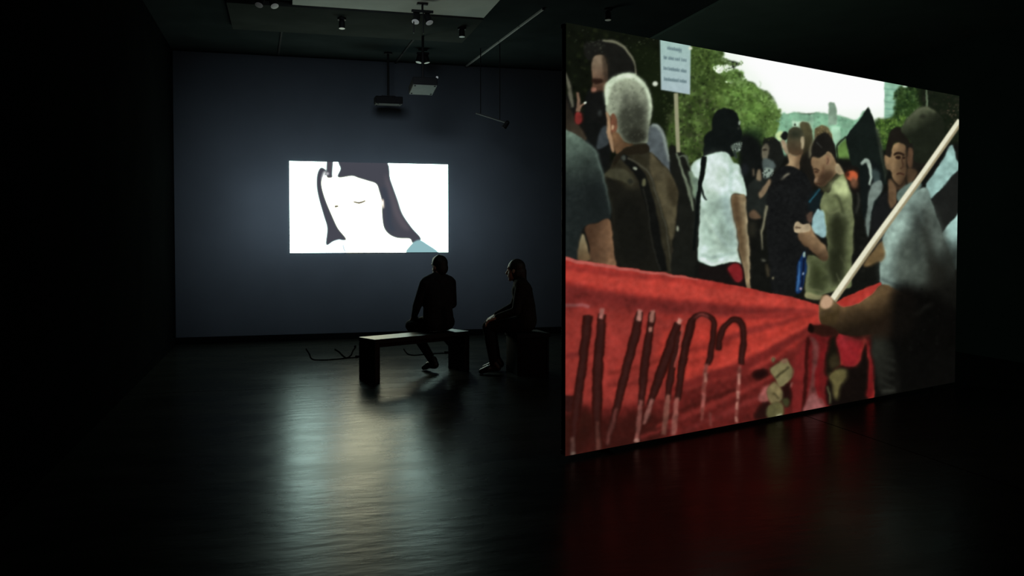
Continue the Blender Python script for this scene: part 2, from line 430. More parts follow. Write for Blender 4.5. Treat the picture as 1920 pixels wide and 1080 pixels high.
    c.fill([(1040, 300), (1180, 300), (1240, 285), (1290, 335), (1400, 335), (1420, 300), (1480, 290), (1640, 300), (1700, 270), (1815, 270), (1815, 880), (1040, 880)], (22, 22, 20), 3, sm=False)
    c.dabs([(1395, 300), (1640, 330), (1640, 520), (1395, 520)], 120, [(34, 34, 32), (16, 16, 16), (44, 42, 38)], (2, 5), .4)
    # ---- man with dark hair in profile, and the pair at the far left
    c.frame(1055, 30, 3.6)
    c.fill([(0, 560), (60, 560), (180, 720), (260, 900), (0, 900)], (22, 21, 20), 2)
    c.fill([(150, 540), (300, 500), (330, 900), (250, 1060), (170, 860)], (20, 21, 21), 2)
    c.stroke([(16, 380), (40, 450), (55, 540), (66, 620)], (10, 26, 30, 16), (118, 112, 100), 1.2)
    c.fill([(18, 560), (50, 620), (95, 720), (165, 830), (100, 830), (18, 760)], (92, 76, 64), 1.5, grad=((40, 34, 30), (90, 800), (20, 600)))
    c.blob(106, 690, 28, 46, (128, 44, 40), 1.6)
    c.stroke([(100, 515), (108, 570), (104, 650)], (16, 24, 30), (150, 112, 96), 1)
    c.stroke([(104, 640), (125, 605), (150, 585)], (24, 16, 12), (165, 122, 104), 1)
    c.blob(149, 584, 9, 10, (228, 228, 222), .8)
    c.fill([(150, 190), (215, 172), (300, 158), (370, 182), (440, 248), (490, 330), (498, 410), (400, 430), (300, 460), (300, 300), (262, 262), (215, 268), (180, 300), (150, 250)], (30, 29, 27), 1.4)
    c.dabs([(140, 180), (280, 165), (270, 240), (180, 260)], 50, [(70, 70, 62), (44, 44, 40), (20, 20, 18)], (1, 2.5), .6)
    c.stroke([(270, 165), (340, 172), (405, 208), (455, 268), (487, 335), (494, 400)], (12, 20, 22, 18, 12, 12), (140, 134, 116), 1.1)
    c.fill([(192, 320), (212, 272), (255, 258), (285, 275), (300, 330), (304, 430), (280, 520), (215, 528), (190, 512), (204, 450), (196, 400)], (158, 130, 112), 1.2, grad=((112, 74, 60), (240, 300), (250, 500)))
    c.fill([(270, 270), (305, 300), (310, 440), (284, 440)], (74, 58, 48), 2.5, alpha=.7)
    c.blob(235, 438, 42, 18, (52, 32, 26), 1.6)
    c.blob(212, 498, 20, 20, (176, 116, 100), 1.4)
    c.fill([(184, 530), (290, 516), (300, 640), (280, 720), (200, 700), (176, 610)], (22, 22, 22), 2)
    c.blob(250, 655, 14, 22, (70, 72, 74), 2)
    c.fill([(262, 760), (300, 745), (312, 860), (228, 895)], (78, 84, 94), 1.4)
    c.fill([(560, 770), (600, 738), (640, 745), (680, 810), (708, 900), (724, 1010), (724, 1090), (640, 960), (570, 900)], (112, 118, 130), 1.4)
    c.stroke([(600, 740), (645, 755), (690, 840), (718, 980)], 22, (158, 164, 168), 1.8)
    # grey-haired man
    c.fill([(283, 500), (300, 450), (345, 415), (400, 398), (450, 394), (505, 410), (555, 455), (590, 520), (605, 600), (597, 700), (578, 780), (572, 850), (520, 868), (440, 858), (385, 830), (350, 780), (325, 690), (298, 650), (290, 570)], (172, 174, 158), 1.3)
    c.blob(470, 720, 95, 150, (78, 78, 68), 6)
    c.blob(440, 560, 60, 60, (132, 132, 120), 7)
    c.blob(505, 810, 60, 50, (60, 58, 50), 4)
    c.stroke([(300, 600), (294, 540), (310, 470), (370, 420), (445, 405), (520, 430), (575, 510), (592, 610), (585, 700)], (20, 34, 44, 44, 46, 34, 24, 20, 14), (226, 234, 216), 2.2, alpha=.85)
    c.blob(490, 640, 80, 120, (92, 92, 82), 9, alpha=.6)
    c.dabs([(310, 480), (450, 410), (555, 480), (585, 620), (565, 830), (420, 830), (340, 660)], 260, [(170, 170, 156), (80, 80, 72), (120, 120, 108)], (1.2, 3.0), .14)
    c.fill([(296, 650), (320, 680), (334, 780), (350, 880), (340, 925), (312, 845), (298, 750)], (196, 150, 122), 1.2)
    c.fill([(322, 690), (345, 655), (368, 700), (366, 775), (342, 800), (326, 760)], (150, 92, 70), 1.2)
    c.blob(338, 752, 9, 16, (214, 168, 140), 1)
    c.fill([(335, 790), (372, 790), (420, 850), (470, 862), (470, 900), (380, 945), (345, 890)], (150, 106, 78), 1.4, grad=((110, 78, 56), (350, 850), (460, 880)))
    # jacket
    c.frame(1055, 230, 3.6)
    c.fill([(318, 310), (345, 240), (400, 190), (450, 158), (558, 140), (585, 195), (650, 258), (722, 330), (775, 425), (784, 490), (765, 560), (772, 700), (742, 800), (722, 1060), (345, 1010), (342, 700), (325, 560), (292, 420), (276, 358)], (66, 59, 46), 1.3, noise=3, nsz=6)
    c.fill([(592, 200), (655, 265), (722, 335), (778, 440), (774, 560), (765, 660), (735, 800), (690, 640), (640, 480), (590, 330)], (112, 98, 76), 2.2)
    c.fill([(700, 360), (775, 440), (765, 560), (720, 520)], (84, 72, 54), 3)
    c.fill([(285, 390), (350, 372), (430, 440), (560, 470), (625, 700), (660, 1050), (345, 1020), (335, 640)], (30, 28, 24), 4)
    c.fill([(372, 560), (480, 520), (560, 640), (590, 900), (400, 900)], (24, 23, 20), 6)
    c.fill([(276, 356), (325, 312), (400, 308), (470, 360), (470, 425), (380, 390), (310, 372)], (92, 86, 68), 1.8)
    c.fill([(345, 245), (400, 192), (450, 160), (560, 148), (580, 195), (480, 215), (400, 230), (350, 290)], (44, 36, 27), 1.4)
    c.stroke([(400, 225), (470, 285), (535, 380), (585, 530), (625, 720), (680, 1010)], (40, 60, 66, 60, 60, 54), (19, 19, 18), 1.4)
    c.stroke([(440, 240), (520, 280), (590, 360), (630, 480), (680, 640), (715, 820), (725, 1000)], (14, 14, 12, 10, 10, 8, 6), (92, 86, 74), 1)
    c.stroke([(545, 440), (580, 600), (600, 800), (660, 1000)], 9, (46, 44, 40), 1)
    c.blob(488, 306, 18, 12, (160, 160, 150), 1.1, rot=.4)
    c.blob(548, 402, 15, 26, (128, 122, 94), 1.3)
    c.blob(412, 238, 16, 20, (92, 94, 90), 1.3)
    c.blob(458, 400, 18, 18, (60, 58, 50), 1.5)
    # person with bag behind the jacket
    c.fill([(722, 170), (780, 170), (850, 280), (890, 420), (890, 1040), (730, 1010), (770, 700), (784, 480), (730, 330)], (30, 30, 27), 1.6)
    c.stroke([(770, 200), (800, 300), (840, 420), (868, 520), (882, 600)], (14, 18, 24, 24, 10), (128, 134, 118), 1.2)
    c.stroke([(772, 235), (810, 225), (845, 250)], 14, (110, 116, 104), 1.2)
    c.stroke([(830, 225), (850, 280), (880, 330)], 12, (96, 104, 90), 1.2)
    c.fill([(850, 330), (900, 360), (905, 480), (880, 500)], (120, 136, 118), 2.2)
    c.blob(776, 716, 9, 20, (160, 160, 146), 1.2)
    c.blob(735, 860, 10, 22, (64, 56, 48), 1.5)
    # man in the grey t-shirt at the left edge
    c.fill([(-40, 30), (20, 45), (92, 80), (152, 118), (220, 188), (252, 285), (292, 430), (324, 625), (300, 652), (190, 680), (140, 702), (112, 800), (100, 1000), (-40, 1000)], (122, 140, 132), 1.2, grad=((42, 48, 50), (90, 70), (170, 440)), noise=2)
    c.stroke([(160, 120), (222, 192), (252, 290), (292, 440), (320, 615)], (10, 16, 16, 14, 10), (126, 142, 140), 2, alpha=.75)
    c.fill([(200, 420), (280, 500), (300, 640), (150, 690), (110, 780), (130, 600)], (34, 39, 41), 6)
    c.fill([(148, 704), (235, 672), (312, 648), (334, 730), (346, 850), (348, 1000), (200, 1000), (180, 840)], (158, 112, 86), 1.2, grad=((98, 66, 50), (320, 800), (180, 790)))
    c.fill([(124, 752), (146, 770), (170, 850), (190, 930), (98, 920), (108, 810)], (172, 152, 122), 1.5, grad=((128, 98, 72), (120, 760), (140, 900)))
    # ---- black-hooded man in the white t-shirt
    c.frame(1270, 190, 3.0)
    c.fill([(350, 190), (480, 250), (480, 560), (400, 560), (360, 400)], (20, 22, 22), 4)
    c.fill([(196, 120), (212, 66), (258, 38), (308, 44), (338, 80), (350, 130), (364, 178), (350, 228), (306, 258), (316, 310), (180, 302), (148, 310), (152, 220), (168, 180), (192, 160)], (19, 23, 23), 1.2)
    c.blob(345, 122, 8, 12, (150, 160, 150), 1.1)
    c.blob(342, 150, 10, 8, (60, 66, 62), 1.3)
    c.fill([(300, 250), (355, 222), (362, 258), (350, 280), (318, 284)], (120, 130, 126), 1.2)
    c.dabs([(305, 245), (358, 225), (362, 268), (320, 284)], 26, [(190, 200, 196), (40, 46, 46)], (.8, 1.8), .8)
    c.stroke([(322, 280), (330, 320)], 14, (70, 80, 80), 1.2)
    c.fill([(172, 300), (240, 285), (288, 296), (312, 340), (350, 362), (374, 440), (394, 532), (345, 522), (302, 538), (316, 640), (330, 720), (346, 850), (358, 922), (300, 906), (240, 918), (190, 932), (118, 888), (118, 800), (124, 640), (130, 520), (112, 452), (84, 402), (82, 352), (130, 320)], (206, 222, 220), 1.2)
    c.fill([(250, 520), (300, 545), (318, 680), (338, 840), (270, 780), (230, 620)], (156, 174, 186), 7, alpha=.85)
    c.stroke([(300, 360), (296, 450), (308, 530)], 12, (172, 190, 192), 3)
    c.fill([(160, 330), (240, 310), (270, 400), (240, 520), (160, 520)], (220, 234, 230), 8, alpha=.8)
    c.fill([(150, 560), (240, 560), (300, 700), (330, 840), (250, 840), (150, 800)], (166, 184, 180), 9, alpha=.9)
    c.stroke([(150, 640), (200, 720), (230, 830)], 22, (206, 220, 216), 4, alpha=.7)
    c.stroke([(130, 862), (200, 880), (340, 850)], 12, (162, 178, 182), 2.4)
    c.stroke([(200, 700), (260, 790), (320, 830)], 10, (178, 194, 200), 3)
    c.stroke([(130, 880), (190, 918), (250, 905), (350, 905)], 10, (228, 236, 234), 1.6)
    c.fill([(84, 430), (128, 460), (122, 640), (100, 520)], (120, 136, 126), 2)
    c.stroke([(152, 308), (140, 380), (124, 500), (108, 660), (94, 840)], (28, 28, 24, 20, 16), (15, 18, 18), 1.0)
    c.stroke([(132, 480), (146, 520), (162, 556)], (12, 10, 6), (30, 36, 36), 1)
    c.fill([(304, 540), (345, 524), (386, 534), (390, 640), (400, 780), (408, 930), (412, 1060), (392, 1060), (372, 965), (356, 870), (338, 745), (318, 645)], (166, 136, 108), 1.1)
    c.fill([(306, 540), (345, 540), (362, 700), (378, 900), (356, 870), (336, 745), (318, 645)], (120, 90, 66), 3.5)
    c.stroke([(382, 560), (388, 680), (398, 840), (406, 1000)], (8, 12, 12, 8), (196, 170, 142), 2)
    c.fill([(130, 925), (190, 935), (300, 908), (358, 918), (374, 1000), (366, 1080), (150, 1010)], (26, 20, 20), 1.4)
    c.fill([(284, 932), (348, 914), (368, 990), (340, 1020), (306, 990)], (136, 32, 36), 2)
    # ---- middle group
    c.frame(1390, 200, 5.4)
    c.blob(30, 640, 40, 60, (36, 38, 44), 3)
    c.fill([(240, 322), (330, 314), (400, 375), (425, 520), (355, 650), (235, 620), (202, 480), (218, 390)], (32, 33, 31), 1.4)
    c.dabs([(230, 310), (330, 310), (320, 350), (240, 350)], 20, [(70, 74, 50), (50, 54, 38)], (1, 2), .6)
    c.fill([(208, 420), (258, 366), (286, 420), (276, 500), (240, 560), (212, 530)], (130, 118, 104), 1.4)
    c.blob(240, 440, 26, 10, (62, 52, 46), 1.2)
    c.fill([(212, 540), (300, 540), (350, 600), (300, 650), (232, 640)], (108, 118, 122), 1.5)
    c.fill([(245, 620), (330, 640), (300, 700), (250, 745), (218, 710)], (164, 176, 174), 1.5)
    c.dabs([(235, 630), (330, 650), (270, 740), (220, 700)], 18, [(40, 50, 52), (200, 208, 204)], (1, 2), .7)
    c.fill([(72, 830), (100, 760), (180, 720), (300, 720), (330, 760), (270, 1100), (60, 1100)], (44, 47, 46), 1.6)
    c.fill([(165, 640), (198, 636), (200, 740), (150, 735)], (152, 128, 108), 1.4)
    c.fill([(108, 640), (130, 632), (135, 700), (115, 700)], (112, 96, 84), 1.5)
    c.fill([(590, 180), (640, 150), (690, 170), (722, 250), (722, 420), (690, 560), (610, 600), (600, 300)], (108, 98, 70), 1.8, grad=((50, 42, 32), (650, 260), (650, 540)))
    c.fill([(600, 540), (720, 440), (740, 700), (720, 860), (640, 720)], (34, 30, 27), 3)
    c.fill([(745, 270), (765, 210), (830, 188), (890, 228), (925, 320), (900, 360), (760, 330)], (132, 112, 80), 1.5)
    c.dabs([(750, 220), (880, 210), (900, 320), (760, 320)], 40, [(90, 74, 50), (160, 140, 104)], (1, 2), .5)
    c.fill([(690, 420), (760, 290), (740, 460), (690, 520)], (140, 126, 104), 2)
    c.fill([(350, 290), (385, 248), (422, 262), (415, 320), (380, 345)], (206, 220, 166), 1.4)
    c.fill([(398, 290), (436, 244), (474, 290), (440, 335), (410, 325)], (24, 24, 24), 1.2)
    c.fill([(465, 260), (500, 215), (550, 202), (605, 236), (640, 320), (632, 420), (606, 490), (490, 480), (455, 400)], (98, 92, 72), 1.3, grad=((112, 84, 64), (540, 280), (540, 470)))
    c.blob(545, 270, 60, 50, (66, 68, 54), 4)
    c.fill([(600, 310), (638, 318), (634, 400), (612, 430)], (182, 160, 136), 1.2)
    c.fill([(392, 350), (430, 335), (462, 400), (470, 490), (430, 440)], (186, 154, 132), 1.4)
    c.fill([(472, 470), (540, 495), (606, 478), (592, 560), (584, 650), (520, 640), (445, 608), (470, 560)], (190, 154, 124), 1.3, grad=((150, 112, 86), (480, 560), (600, 540)))
    c.fill([(430, 602), (520, 612), (590, 645), (672, 712), (720, 840), (716, 1080), (690, 1500), (560, 1900), (330, 1900), (270, 1500), (255, 1080), (268, 820), (330, 690)], (27, 27, 29), 1.4, noise=2)
    c.fill([(400, 732), (468, 668), (486, 684), (415, 748)], (142, 130, 120), 1.2)
    c.dabs([(300, 720), (640, 740), (650, 1050), (300, 1050)], 40, [(40, 40, 44), (20, 20, 22)], (2, 5), .4)
    c.fill([(172, 880), (225, 800), (290, 725), (304, 770), (250, 860), (195, 930)], (156, 126, 104), 1.4)
    c.stroke([(690, 975), (740, 900), (795, 828)], (22, 20, 14), (48, 104, 134), 1.2)
    c.fill([(700, 900), (790, 850), (830, 960), (740, 1080), (690, 1080)], (24, 34, 40), 3)
    c.stroke([(690, 975), (740, 900), (795, 828)], (20, 18, 12), (52, 112, 142), 1.1)
    # texting man
    c.fill([(706, 520), (714, 430), (755, 320), (845, 262), (905, 305), (948, 400), (966, 560), (925, 552), (904, 480), (868, 462), (842, 492), (800, 520), (745, 512)], (34, 31, 29), 1.4)
    c.stroke([(765, 360), (815, 410)], 8, (96, 92, 90), 1)
    c.fill([(712, 510), (790, 515), (838, 484), (870, 448), (912, 470), (972, 580), (1000, 640), (930, 720), (860, 800), (800, 815), (742, 775), (748, 720), (722, 650)], (176, 138, 108), 1.2, grad=((140, 104, 80), (900, 580), (770, 740)))
    c.blob(755, 660, 26, 12, (86, 54, 42), 1.6)
    c.blob(765, 745, 20, 24, (190, 150, 128), 1.6)
    c.stroke([(830, 590), (820, 680), (800, 760)], 26, (128, 90, 70), 2.5)
    c.fill([(790, 700), (860, 650), (940, 660), (930, 720), (860, 800), (800, 815), (770, 790)], (92, 64, 48), 4, alpha=.8)
    c.fill([(846, 505), (870, 488), (896, 520), (900, 580), (872, 600), (856, 570)], (176, 130, 104), 1.2)
    c.stroke([(872, 515), (880, 550), (868, 580)], 8, (104, 70, 56), 1.2)
    c.stroke([(722, 632), (750, 628), (786, 645)], (6, 12, 8), (58, 38, 30), 1.2)
    c.stroke([(752, 790), (780, 782), (806, 786)], 8, (86, 50, 42), 1.2)
    c.fill([(800, 815), (862, 800), (930, 720), (1010, 640), (1050, 700), (950, 730), (880, 860), (840, 870)], (82, 78, 56), 1.6)
    c.fill([(970, 572), (1006, 590), (1050, 690), (1000, 690), (950, 640)], (196, 168, 138), 1.4)
    c.fill([(795, 1000), (835, 870), (885, 860), (950, 735), (1050, 692), (1096, 800), (1128, 980), (1140, 1180), (1130, 1480), (1118, 1760), (1100, 1830), (900, 1880), (760, 1940), (655, 1912), (665, 1650), (680, 1500), (850, 1540), (872, 1400), (840, 1240)], (136, 140, 102), 1.3, noise=4, nsz=8)
    c.fill([(900, 800), (1000, 730), (1060, 740), (1100, 900), (1040, 900), (960, 880)], (200, 204, 156), 5)
    c.fill([(880, 1180), (960, 1080), (1050, 1150), (1060, 1400), (1040, 1700), (960, 1820), (880, 1700), (870, 1560), (900, 1380)], (54, 56, 38), 7)
    c.fill([(690, 1560), (800, 1570), (860, 1700), (840, 1860), (700, 1860)], (74, 78, 50), 8)
    c.stroke([(676, 1560), (672, 1700), (664, 1860)], 26, (136, 136, 104), 2.5)
    c.stroke([(940, 880), (1000, 960), (1040, 1080)], 16, (66, 68, 46), 2.5)
    c.stroke([(835, 1010), (900, 1080), (1010, 1030)], 12, (150, 150, 112), 2)
    c.stroke([(1110, 950), (1124, 1200), (1120, 1500)], 18, (134, 134, 100), 2.5)
    c.stroke([(1000, 1500), (1060, 1620), (1090, 1720)], 10, (110, 112, 80), 2)
    c.stroke([(960, 1690), (990, 1750), (1040, 1780)], 10, (128, 128, 96), 1.6)
    c.frame(1390, 380, 5.4)
    c.stroke([(680, 870), (760, 890), (840, 900)], 12, (124, 122, 90), 1.5)
    c.fill([(652, 900), (760, 935), (850, 945), (840, 990), (660, 970)], (156, 146, 110), 1.4)
    c.fill([(655, 130), (700, 90), (726, 100), (724, 180), (690, 215)], (112, 84, 74), 1.4)
    c.fill([(706, 250), (735, 130), (768, 64), (800, 80), (836, 120), (862, 320), (812, 356), (720, 300)], (164, 196, 212), 1.2)
    c.fill([(576, 340), (600, 250), (690, 225), (740, 320), (800, 385), (850, 430), (884, 545), (842, 592), (760, 540), (690, 470), (620, 430)], (172, 132, 102), 1.3, grad=((112, 80, 60), (720, 340), (640, 460)))
    c.fill([(538, 215), (572, 190), (620, 215), (690, 216), (694, 290), (610, 305), (540, 292)], (198, 168, 144), 1.1)
    c.stroke([(548, 250), (600, 256)], 10, (96, 66, 52), 1.1)
    c.blob(570, 285, 26, 14, (206, 176, 150), 1.1)
    c.fill([(566, 640), (600, 560), (636, 490), (656, 560), (662, 660), (640, 790), (612, 890), (552, 916), (556, 780)], (30, 66, 140), 1.2)
    c.stroke([(592, 600), (580, 740), (566, 900)], (16, 22, 26), (74, 128, 204), 1.4)
    c.stroke([(640, 560), (625, 700), (612, 850)], 22, (16, 20, 44), 1.4)
    c.blob(637, 525, 14, 30, (180, 196, 190), 1.2); c.blob(627, 718, 12, 16, (150, 170, 214), 1.1); c.blob(603, 870, 14, 14, (190, 160, 176), 1.1)
    c.stroke([(256, 20), (236, 150), (212, 290), (204, 380), (212, 480)], (30, 32, 30, 20, 12), (140, 130, 112), 1.3)
    c.blob(222, 580, 26, 14, (110, 106, 98), 1.4, rot=.3)
    c.stroke([(250, 620), (266, 690), (270, 750)], (14, 34, 24), (92, 80, 64), 1.8)
    c.blob(322, 762, 16, 16, (146, 134, 112), 1.4)
    c.fill([(70, 110), (130, 68), (196, 150), (150, 165), (90, 150)], (124, 94, 76), 1.6)
    c.blob(110, 270, 40, 80, (54, 50, 42), 4)
    # ---- black flag, orange mask, hooded figure
    c.frame()
    c.fill([(1628, 200), (1640, 231), (1650, 265), (1658, 300), (1664, 345), (1612, 345), (1594, 302), (1585, 258), (1608, 228)], (26, 33, 31), 1.1, sm=False)
    c.fill([(1640, 236), (1648, 240), (1664, 320), (1660, 340)], (70, 76, 66), 1.5, sm=False, alpha=.7)
    c.frame(1390, 200, 5.4)
    c.stroke([(1060, 300), (985, 370), (965, 420), (990, 560)], (14, 14, 16, 14), (34, 40, 30), 1)
    c.fill([(1040, 640), (1060, 610), (1150, 600), (1200, 650), (1200, 860), (1120, 880)], (28, 24, 22), 2)
    c.blob(1120, 700, 66, 56, (204, 94, 54), 2)
    c.blob(1140, 770, 44, 60, (142, 92, 70), 2.6)
    c.blob(1075, 690, 18, 30, (80, 34, 26), 2)
    c.stroke([(1175, 870), (1190, 960), (1165, 1080)], 18, (86, 84, 78), 2)
    c.frame(1600, 140, 3.375)
    c.fill([(60, 560), (150, 560), (190, 700), (120, 900), (60, 900), (40, 640)], (22, 27, 28), 2)
    c.stroke([(48, 566), (78, 545), (104, 575), (112, 640), (100, 700)], (18, 28, 26, 20, 12), (172, 182, 180), 1.2)
    c.fill([(120, 600), (160, 610), (170, 680), (130, 690)], (74, 88, 92), 2)
    c.fill([(102, 712), (140, 680), (182, 672), (180, 740), (130, 820), (108, 920), (92, 1030), (76, 960), (88, 820)], (132, 142, 143), 1.5)
    # man looking back
    c.fill([(120, 1100), (112, 940), (140, 830), (220, 735), (300, 770), (260, 900), (180, 1060), (150, 1200)], (31, 31, 33), 1.6)
    c.fill([(206, 540), (212, 430), (244, 350), (292, 334), (345, 395), (360, 480), (330, 450), (262, 432), (236, 510), (226, 570)], (36, 31, 27), 1.3)
    c.fill([(236, 520), (250, 445), (300, 430), (338, 470), (344, 560), (336, 650), (296, 706), (254, 668), (232, 610), (206, 590), (202, 510)], (172, 132, 100), 1.2, grad=((112, 80, 60), (250, 560), (345, 580)))
    c.stroke([(255, 505), (285, 498), (325, 512)], 12, (54, 36, 28), 1.1)
    c.blob(282, 524, 18, 9, (60, 38, 30), 1.1); c.blob(322, 526, 12, 8, (66, 44, 34), 1.1)
    c.stroke([(308, 530), (318, 580), (300, 598)], 12, (108, 74, 56), 1.2)
    c.stroke([(275, 632), (300, 626), (326, 634)], 9, (92, 54, 44), 1)
    c.fill([(240, 660), (290, 705), (340, 650), (330, 720), (260, 730)], (84, 60, 46), 2.2)
    c.fill([(228, 660), (270, 720), (274, 800), (245, 850), (220, 810)], (136, 100, 76), 1.6)
    # ---- capped man holding the flag pole
    c.fill([(345, 440), (560, 400), (540, 520), (470, 600), (410, 650), (360, 700), (335, 690), (345, 560)], (36, 32, 28), 1.6)
    c.fill([(298, 352), (338, 285), (395, 228), (460, 203), (520, 228), (560, 278), (577, 350), (566, 440), (520, 520), (450, 560), (390, 540), (372, 445), (330, 385)], (100, 104, 82), 1.3, grad=((38, 42, 32), (415, 250), (460, 330)))
    c.stroke([(340, 300), (400, 235), (460, 212), (520, 238)], (10, 20, 20, 10), (118, 120, 98), 2.4)
    c.blob(440, 270, 20, 10, (54, 54, 44), 2.2)
    c.fill([(345, 468), (372, 470), (380, 560), (356, 590), (342, 540)], (124, 88, 68), 1.5)
    c.fill([(345, 590), (400, 610), (390, 660), (345, 695)], (112, 82, 62), 1.8)
    c.fill([(276, 760), (300, 725), (350, 690), (400, 670), (430, 700), (380, 760), (290, 805)], (116, 132, 130), 1.4)
    c.fill([(620, 440), (652, 540), (700, 600), (700, 660), (560, 725), (492, 792), (458, 690), (540, 580)], (166, 198, 204), 1.2)
    c.fill([(700, 570), (700, 850), (655, 880), (560, 1005), (525, 900), (492, 792), (560, 722), (655, 612)], (38, 38, 38), 1.3, sm=False)
    c.fill([(700, 840), (700, 1220), (635, 1235), (590, 1090), (556, 1005), (655, 885)], (170, 198, 204), 1.2, sm=False)
    c.fill([(170, 1130), (200, 1000), (280, 860), (390, 742), (462, 712), (492, 795), (528, 900), (560, 1005), (596, 1085), (640, 1240), (640, 1500), (360, 1500), (230, 1370), (170, 1312)], (146, 162, 162), 1.3)
    c.fill([(400, 900), (470, 850), (560, 1010), (640, 1240), (660, 1560), (420, 1560), (330, 1380), (420, 1180)], (44, 42, 38), 14)
    c.fill([(470, 820), (530, 910), (590, 1090), (600, 1200), (520, 1150), (470, 980)], (112, 120, 118), 7)
    c.fill([(200, 1010), (290, 880), (350, 880), (300, 1020), (230, 1160), (205, 1300), (178, 1290), (180, 1130)], (164, 182, 182), 6)
    c.fill([(300, 1060), (400, 980), (460, 1100), (460, 1340), (300, 1340), (255, 1230)], (92, 98, 94), 9, alpha=.9)
    c.stroke([(440, 860), (400, 1000), (410, 1180)], 14, (74, 80, 80), 4)
    c.stroke([(360, 820), (420, 880), (450, 960)], 10, (110, 122, 122), 3)
    c.stroke([(180, 1290), (250, 1325), (340, 1350)], 14, (106, 118, 120), 2)
    # ---- red banner
    c.frame()
    ban = [(1040, 479), (1060, 484), (1150, 499), (1250, 512), (1305, 521), (1390, 537), (1480, 556), (1536, 571), (1552, 575), (1590, 553), (1620, 541), (1652, 528), (1660, 560), (1640, 640), (1640, 760), (1640, 900), (1040, 900)]
    c.fill(ban, (180, 55, 46), 1.1, sm=False, noise=3, nsz=10)
    c.stroke([(1040, 482), (1150, 502), (1250, 515), (1310, 524)], (7, 6, 5, 2), (190, 92, 82), 1.2)
    c.stroke([(1060, 512), (1200, 535), (1330, 552), (1440, 566), (1530, 578)], (22, 34, 28, 18, 6), (196, 64, 52), 4)
    c.stroke([(1040, 497), (1150, 513), (1260, 524)], (12, 10, 4), (156, 48, 42), 3, alpha=.8)
    c.fill([(1040, 534), (1120, 543), (1200, 556), (1300, 566), (1420, 576), (1530, 582), (1420, 590), (1340, 592), (1250, 590), (1150, 592), (1040, 592)], (122, 40, 36), 4)
    c.fill([(1040, 590), (1250, 592), (1340, 600), (1400, 700), (1260, 780), (1040, 800)], (150, 50, 42), 8)
    c.fill([(1110, 640), (1200, 600), (1230, 650), (1180, 730), (1130, 740)], (158, 52, 44), 8)
    c.fill([(1250, 620), (1330, 600), (1440, 600), (1532, 592), (1470, 640), (1400, 668), (1330, 700), (1270, 708), (1230, 690)], (190, 58, 46), 6)
    for y0, pts, wv, col in ((0, [(1532, 586), (1470, 604), (1400, 622), (1360, 636), (1320, 652)], (4, 9, 12, 12, 5), (140, 44, 38)),
                             (0, [(1525, 584), (1450, 592), (1380, 596)], (4, 9, 6), (150, 46, 40)),
                             (0, [(1530, 600), (1470, 632), (1400, 664), (1340, 690)], (3, 8, 8, 4), (206, 66, 52)),
                             (0, [(1530, 610), (1480, 640), (1400, 684), (1330, 706), (1240, 740)], (4, 14, 18, 16, 6), (118, 36, 32)),
                             (0, [(1290, 656), (1330, 650), (1370, 642)], 9, (148, 46, 38)),
                             (0, [(1140, 700), (1190, 690), (1240, 672)], 9, (128, 42, 34)), (0, [(1140, 722), (1180, 720), (1220, 712)], 7, (120, 40, 34)),
                             (0, [(1060, 668), (1090, 664)], 10, (120, 40, 36)), (0, [(1290, 680), (1350, 664)], 6, (160, 50, 40))):
        c.stroke(pts, wv, col, 3)
    c.fill([(1040, 760), (1130, 764), (1230, 748), (1330, 716), (1420, 690), (1500, 640), (1535, 615), (1540, 780), (1400, 820), (1200, 850), (1040, 900)], (104, 32, 28), 5)
    c.fill([(1040, 790), (1150, 780), (1230, 770), (1220, 850), (1040, 880)], (76, 26, 22), 8)
    c.fill([(1040, 790), (1110, 770), (1100, 830), (1040, 850)], (66, 25, 20), 7)
    for pts, wv, col in (([(1230, 800), (1310, 770), (1400, 730), (1450, 705)], (4, 8, 8, 4), (134, 44, 38)),
                         ([(1280, 808), (1350, 780), (1420, 745)], (4, 10, 5), (122, 42, 38)),
                         ([(1210, 800), (1300, 760), (1380, 730)], 6, (84, 26, 22)), ([(1200, 822), (1260, 800)], 6, (120, 40, 36))):
        c.stroke(pts, wv, col, 3)
    c.stroke([(1060, 574), (1085, 572), (1106, 576)], 6, (150, 78, 76), 1.6)
    D, Hh = (70, 28, 26), (158, 90, 82)
    def letter(pts, wd, hi=None, hc=Hh, hw=None):
        c.stroke(pts, wd, (58, 18, 14), 1.6); c.stroke(pts, np.atleast_1d(wd) * .55, (82, 38, 36), 1.8, alpha=.8)
        for a in hi or []: c.stroke(a, hw or 6, hc, 1.6)
    c.fill([(1050, 742), (1090, 746), (1086, 772), (1050, 768)], D, 2)
    letter([(1102, 592), (1096, 650), (1090, 700), (1084, 745), (1077, 795), (1073, 850)], (18, 18, 17, 17, 14, 12))
    letter([(1129, 588), (1124, 650), (1121, 700), (1119, 750), (1120, 800), (1122, 842)], (16, 20, 20, 19, 15, 10), [[(1129, 578), (1127, 598)]], (176, 108, 100), 9)
    c.stroke([(1120, 790), (1121, 820), (1122, 844)], (6, 9, 9), (110, 58, 52), 1.8)
    c.stroke([(1073, 820), (1074, 850)], (7, 10), (118, 72, 68), 1.8); c.blob(1074, 850, 5, 4, (150, 118, 112), 1.4)
    letter([(1200, 584), (1190, 630), (1177, 680), (1166, 725), (1156, 765), (1148, 800), (1138, 836)], (12, 18, 18, 17, 14, 9, 6), [[(1200, 580), (1197, 602)]], (190, 126, 116), 8)
    c.stroke([(1156, 765), (1148, 798), (1138, 834)], (5, 8, 7), (112, 56, 52), 1.8)
    letter([(1223, 586), (1217, 630), (1210, 680), (1205, 725), (1202, 760)], (12, 16, 16, 15, 11), [[(1224, 582), (1221, 604)], [(1220, 612), (1220, 622)]], (180, 116, 104), 8)
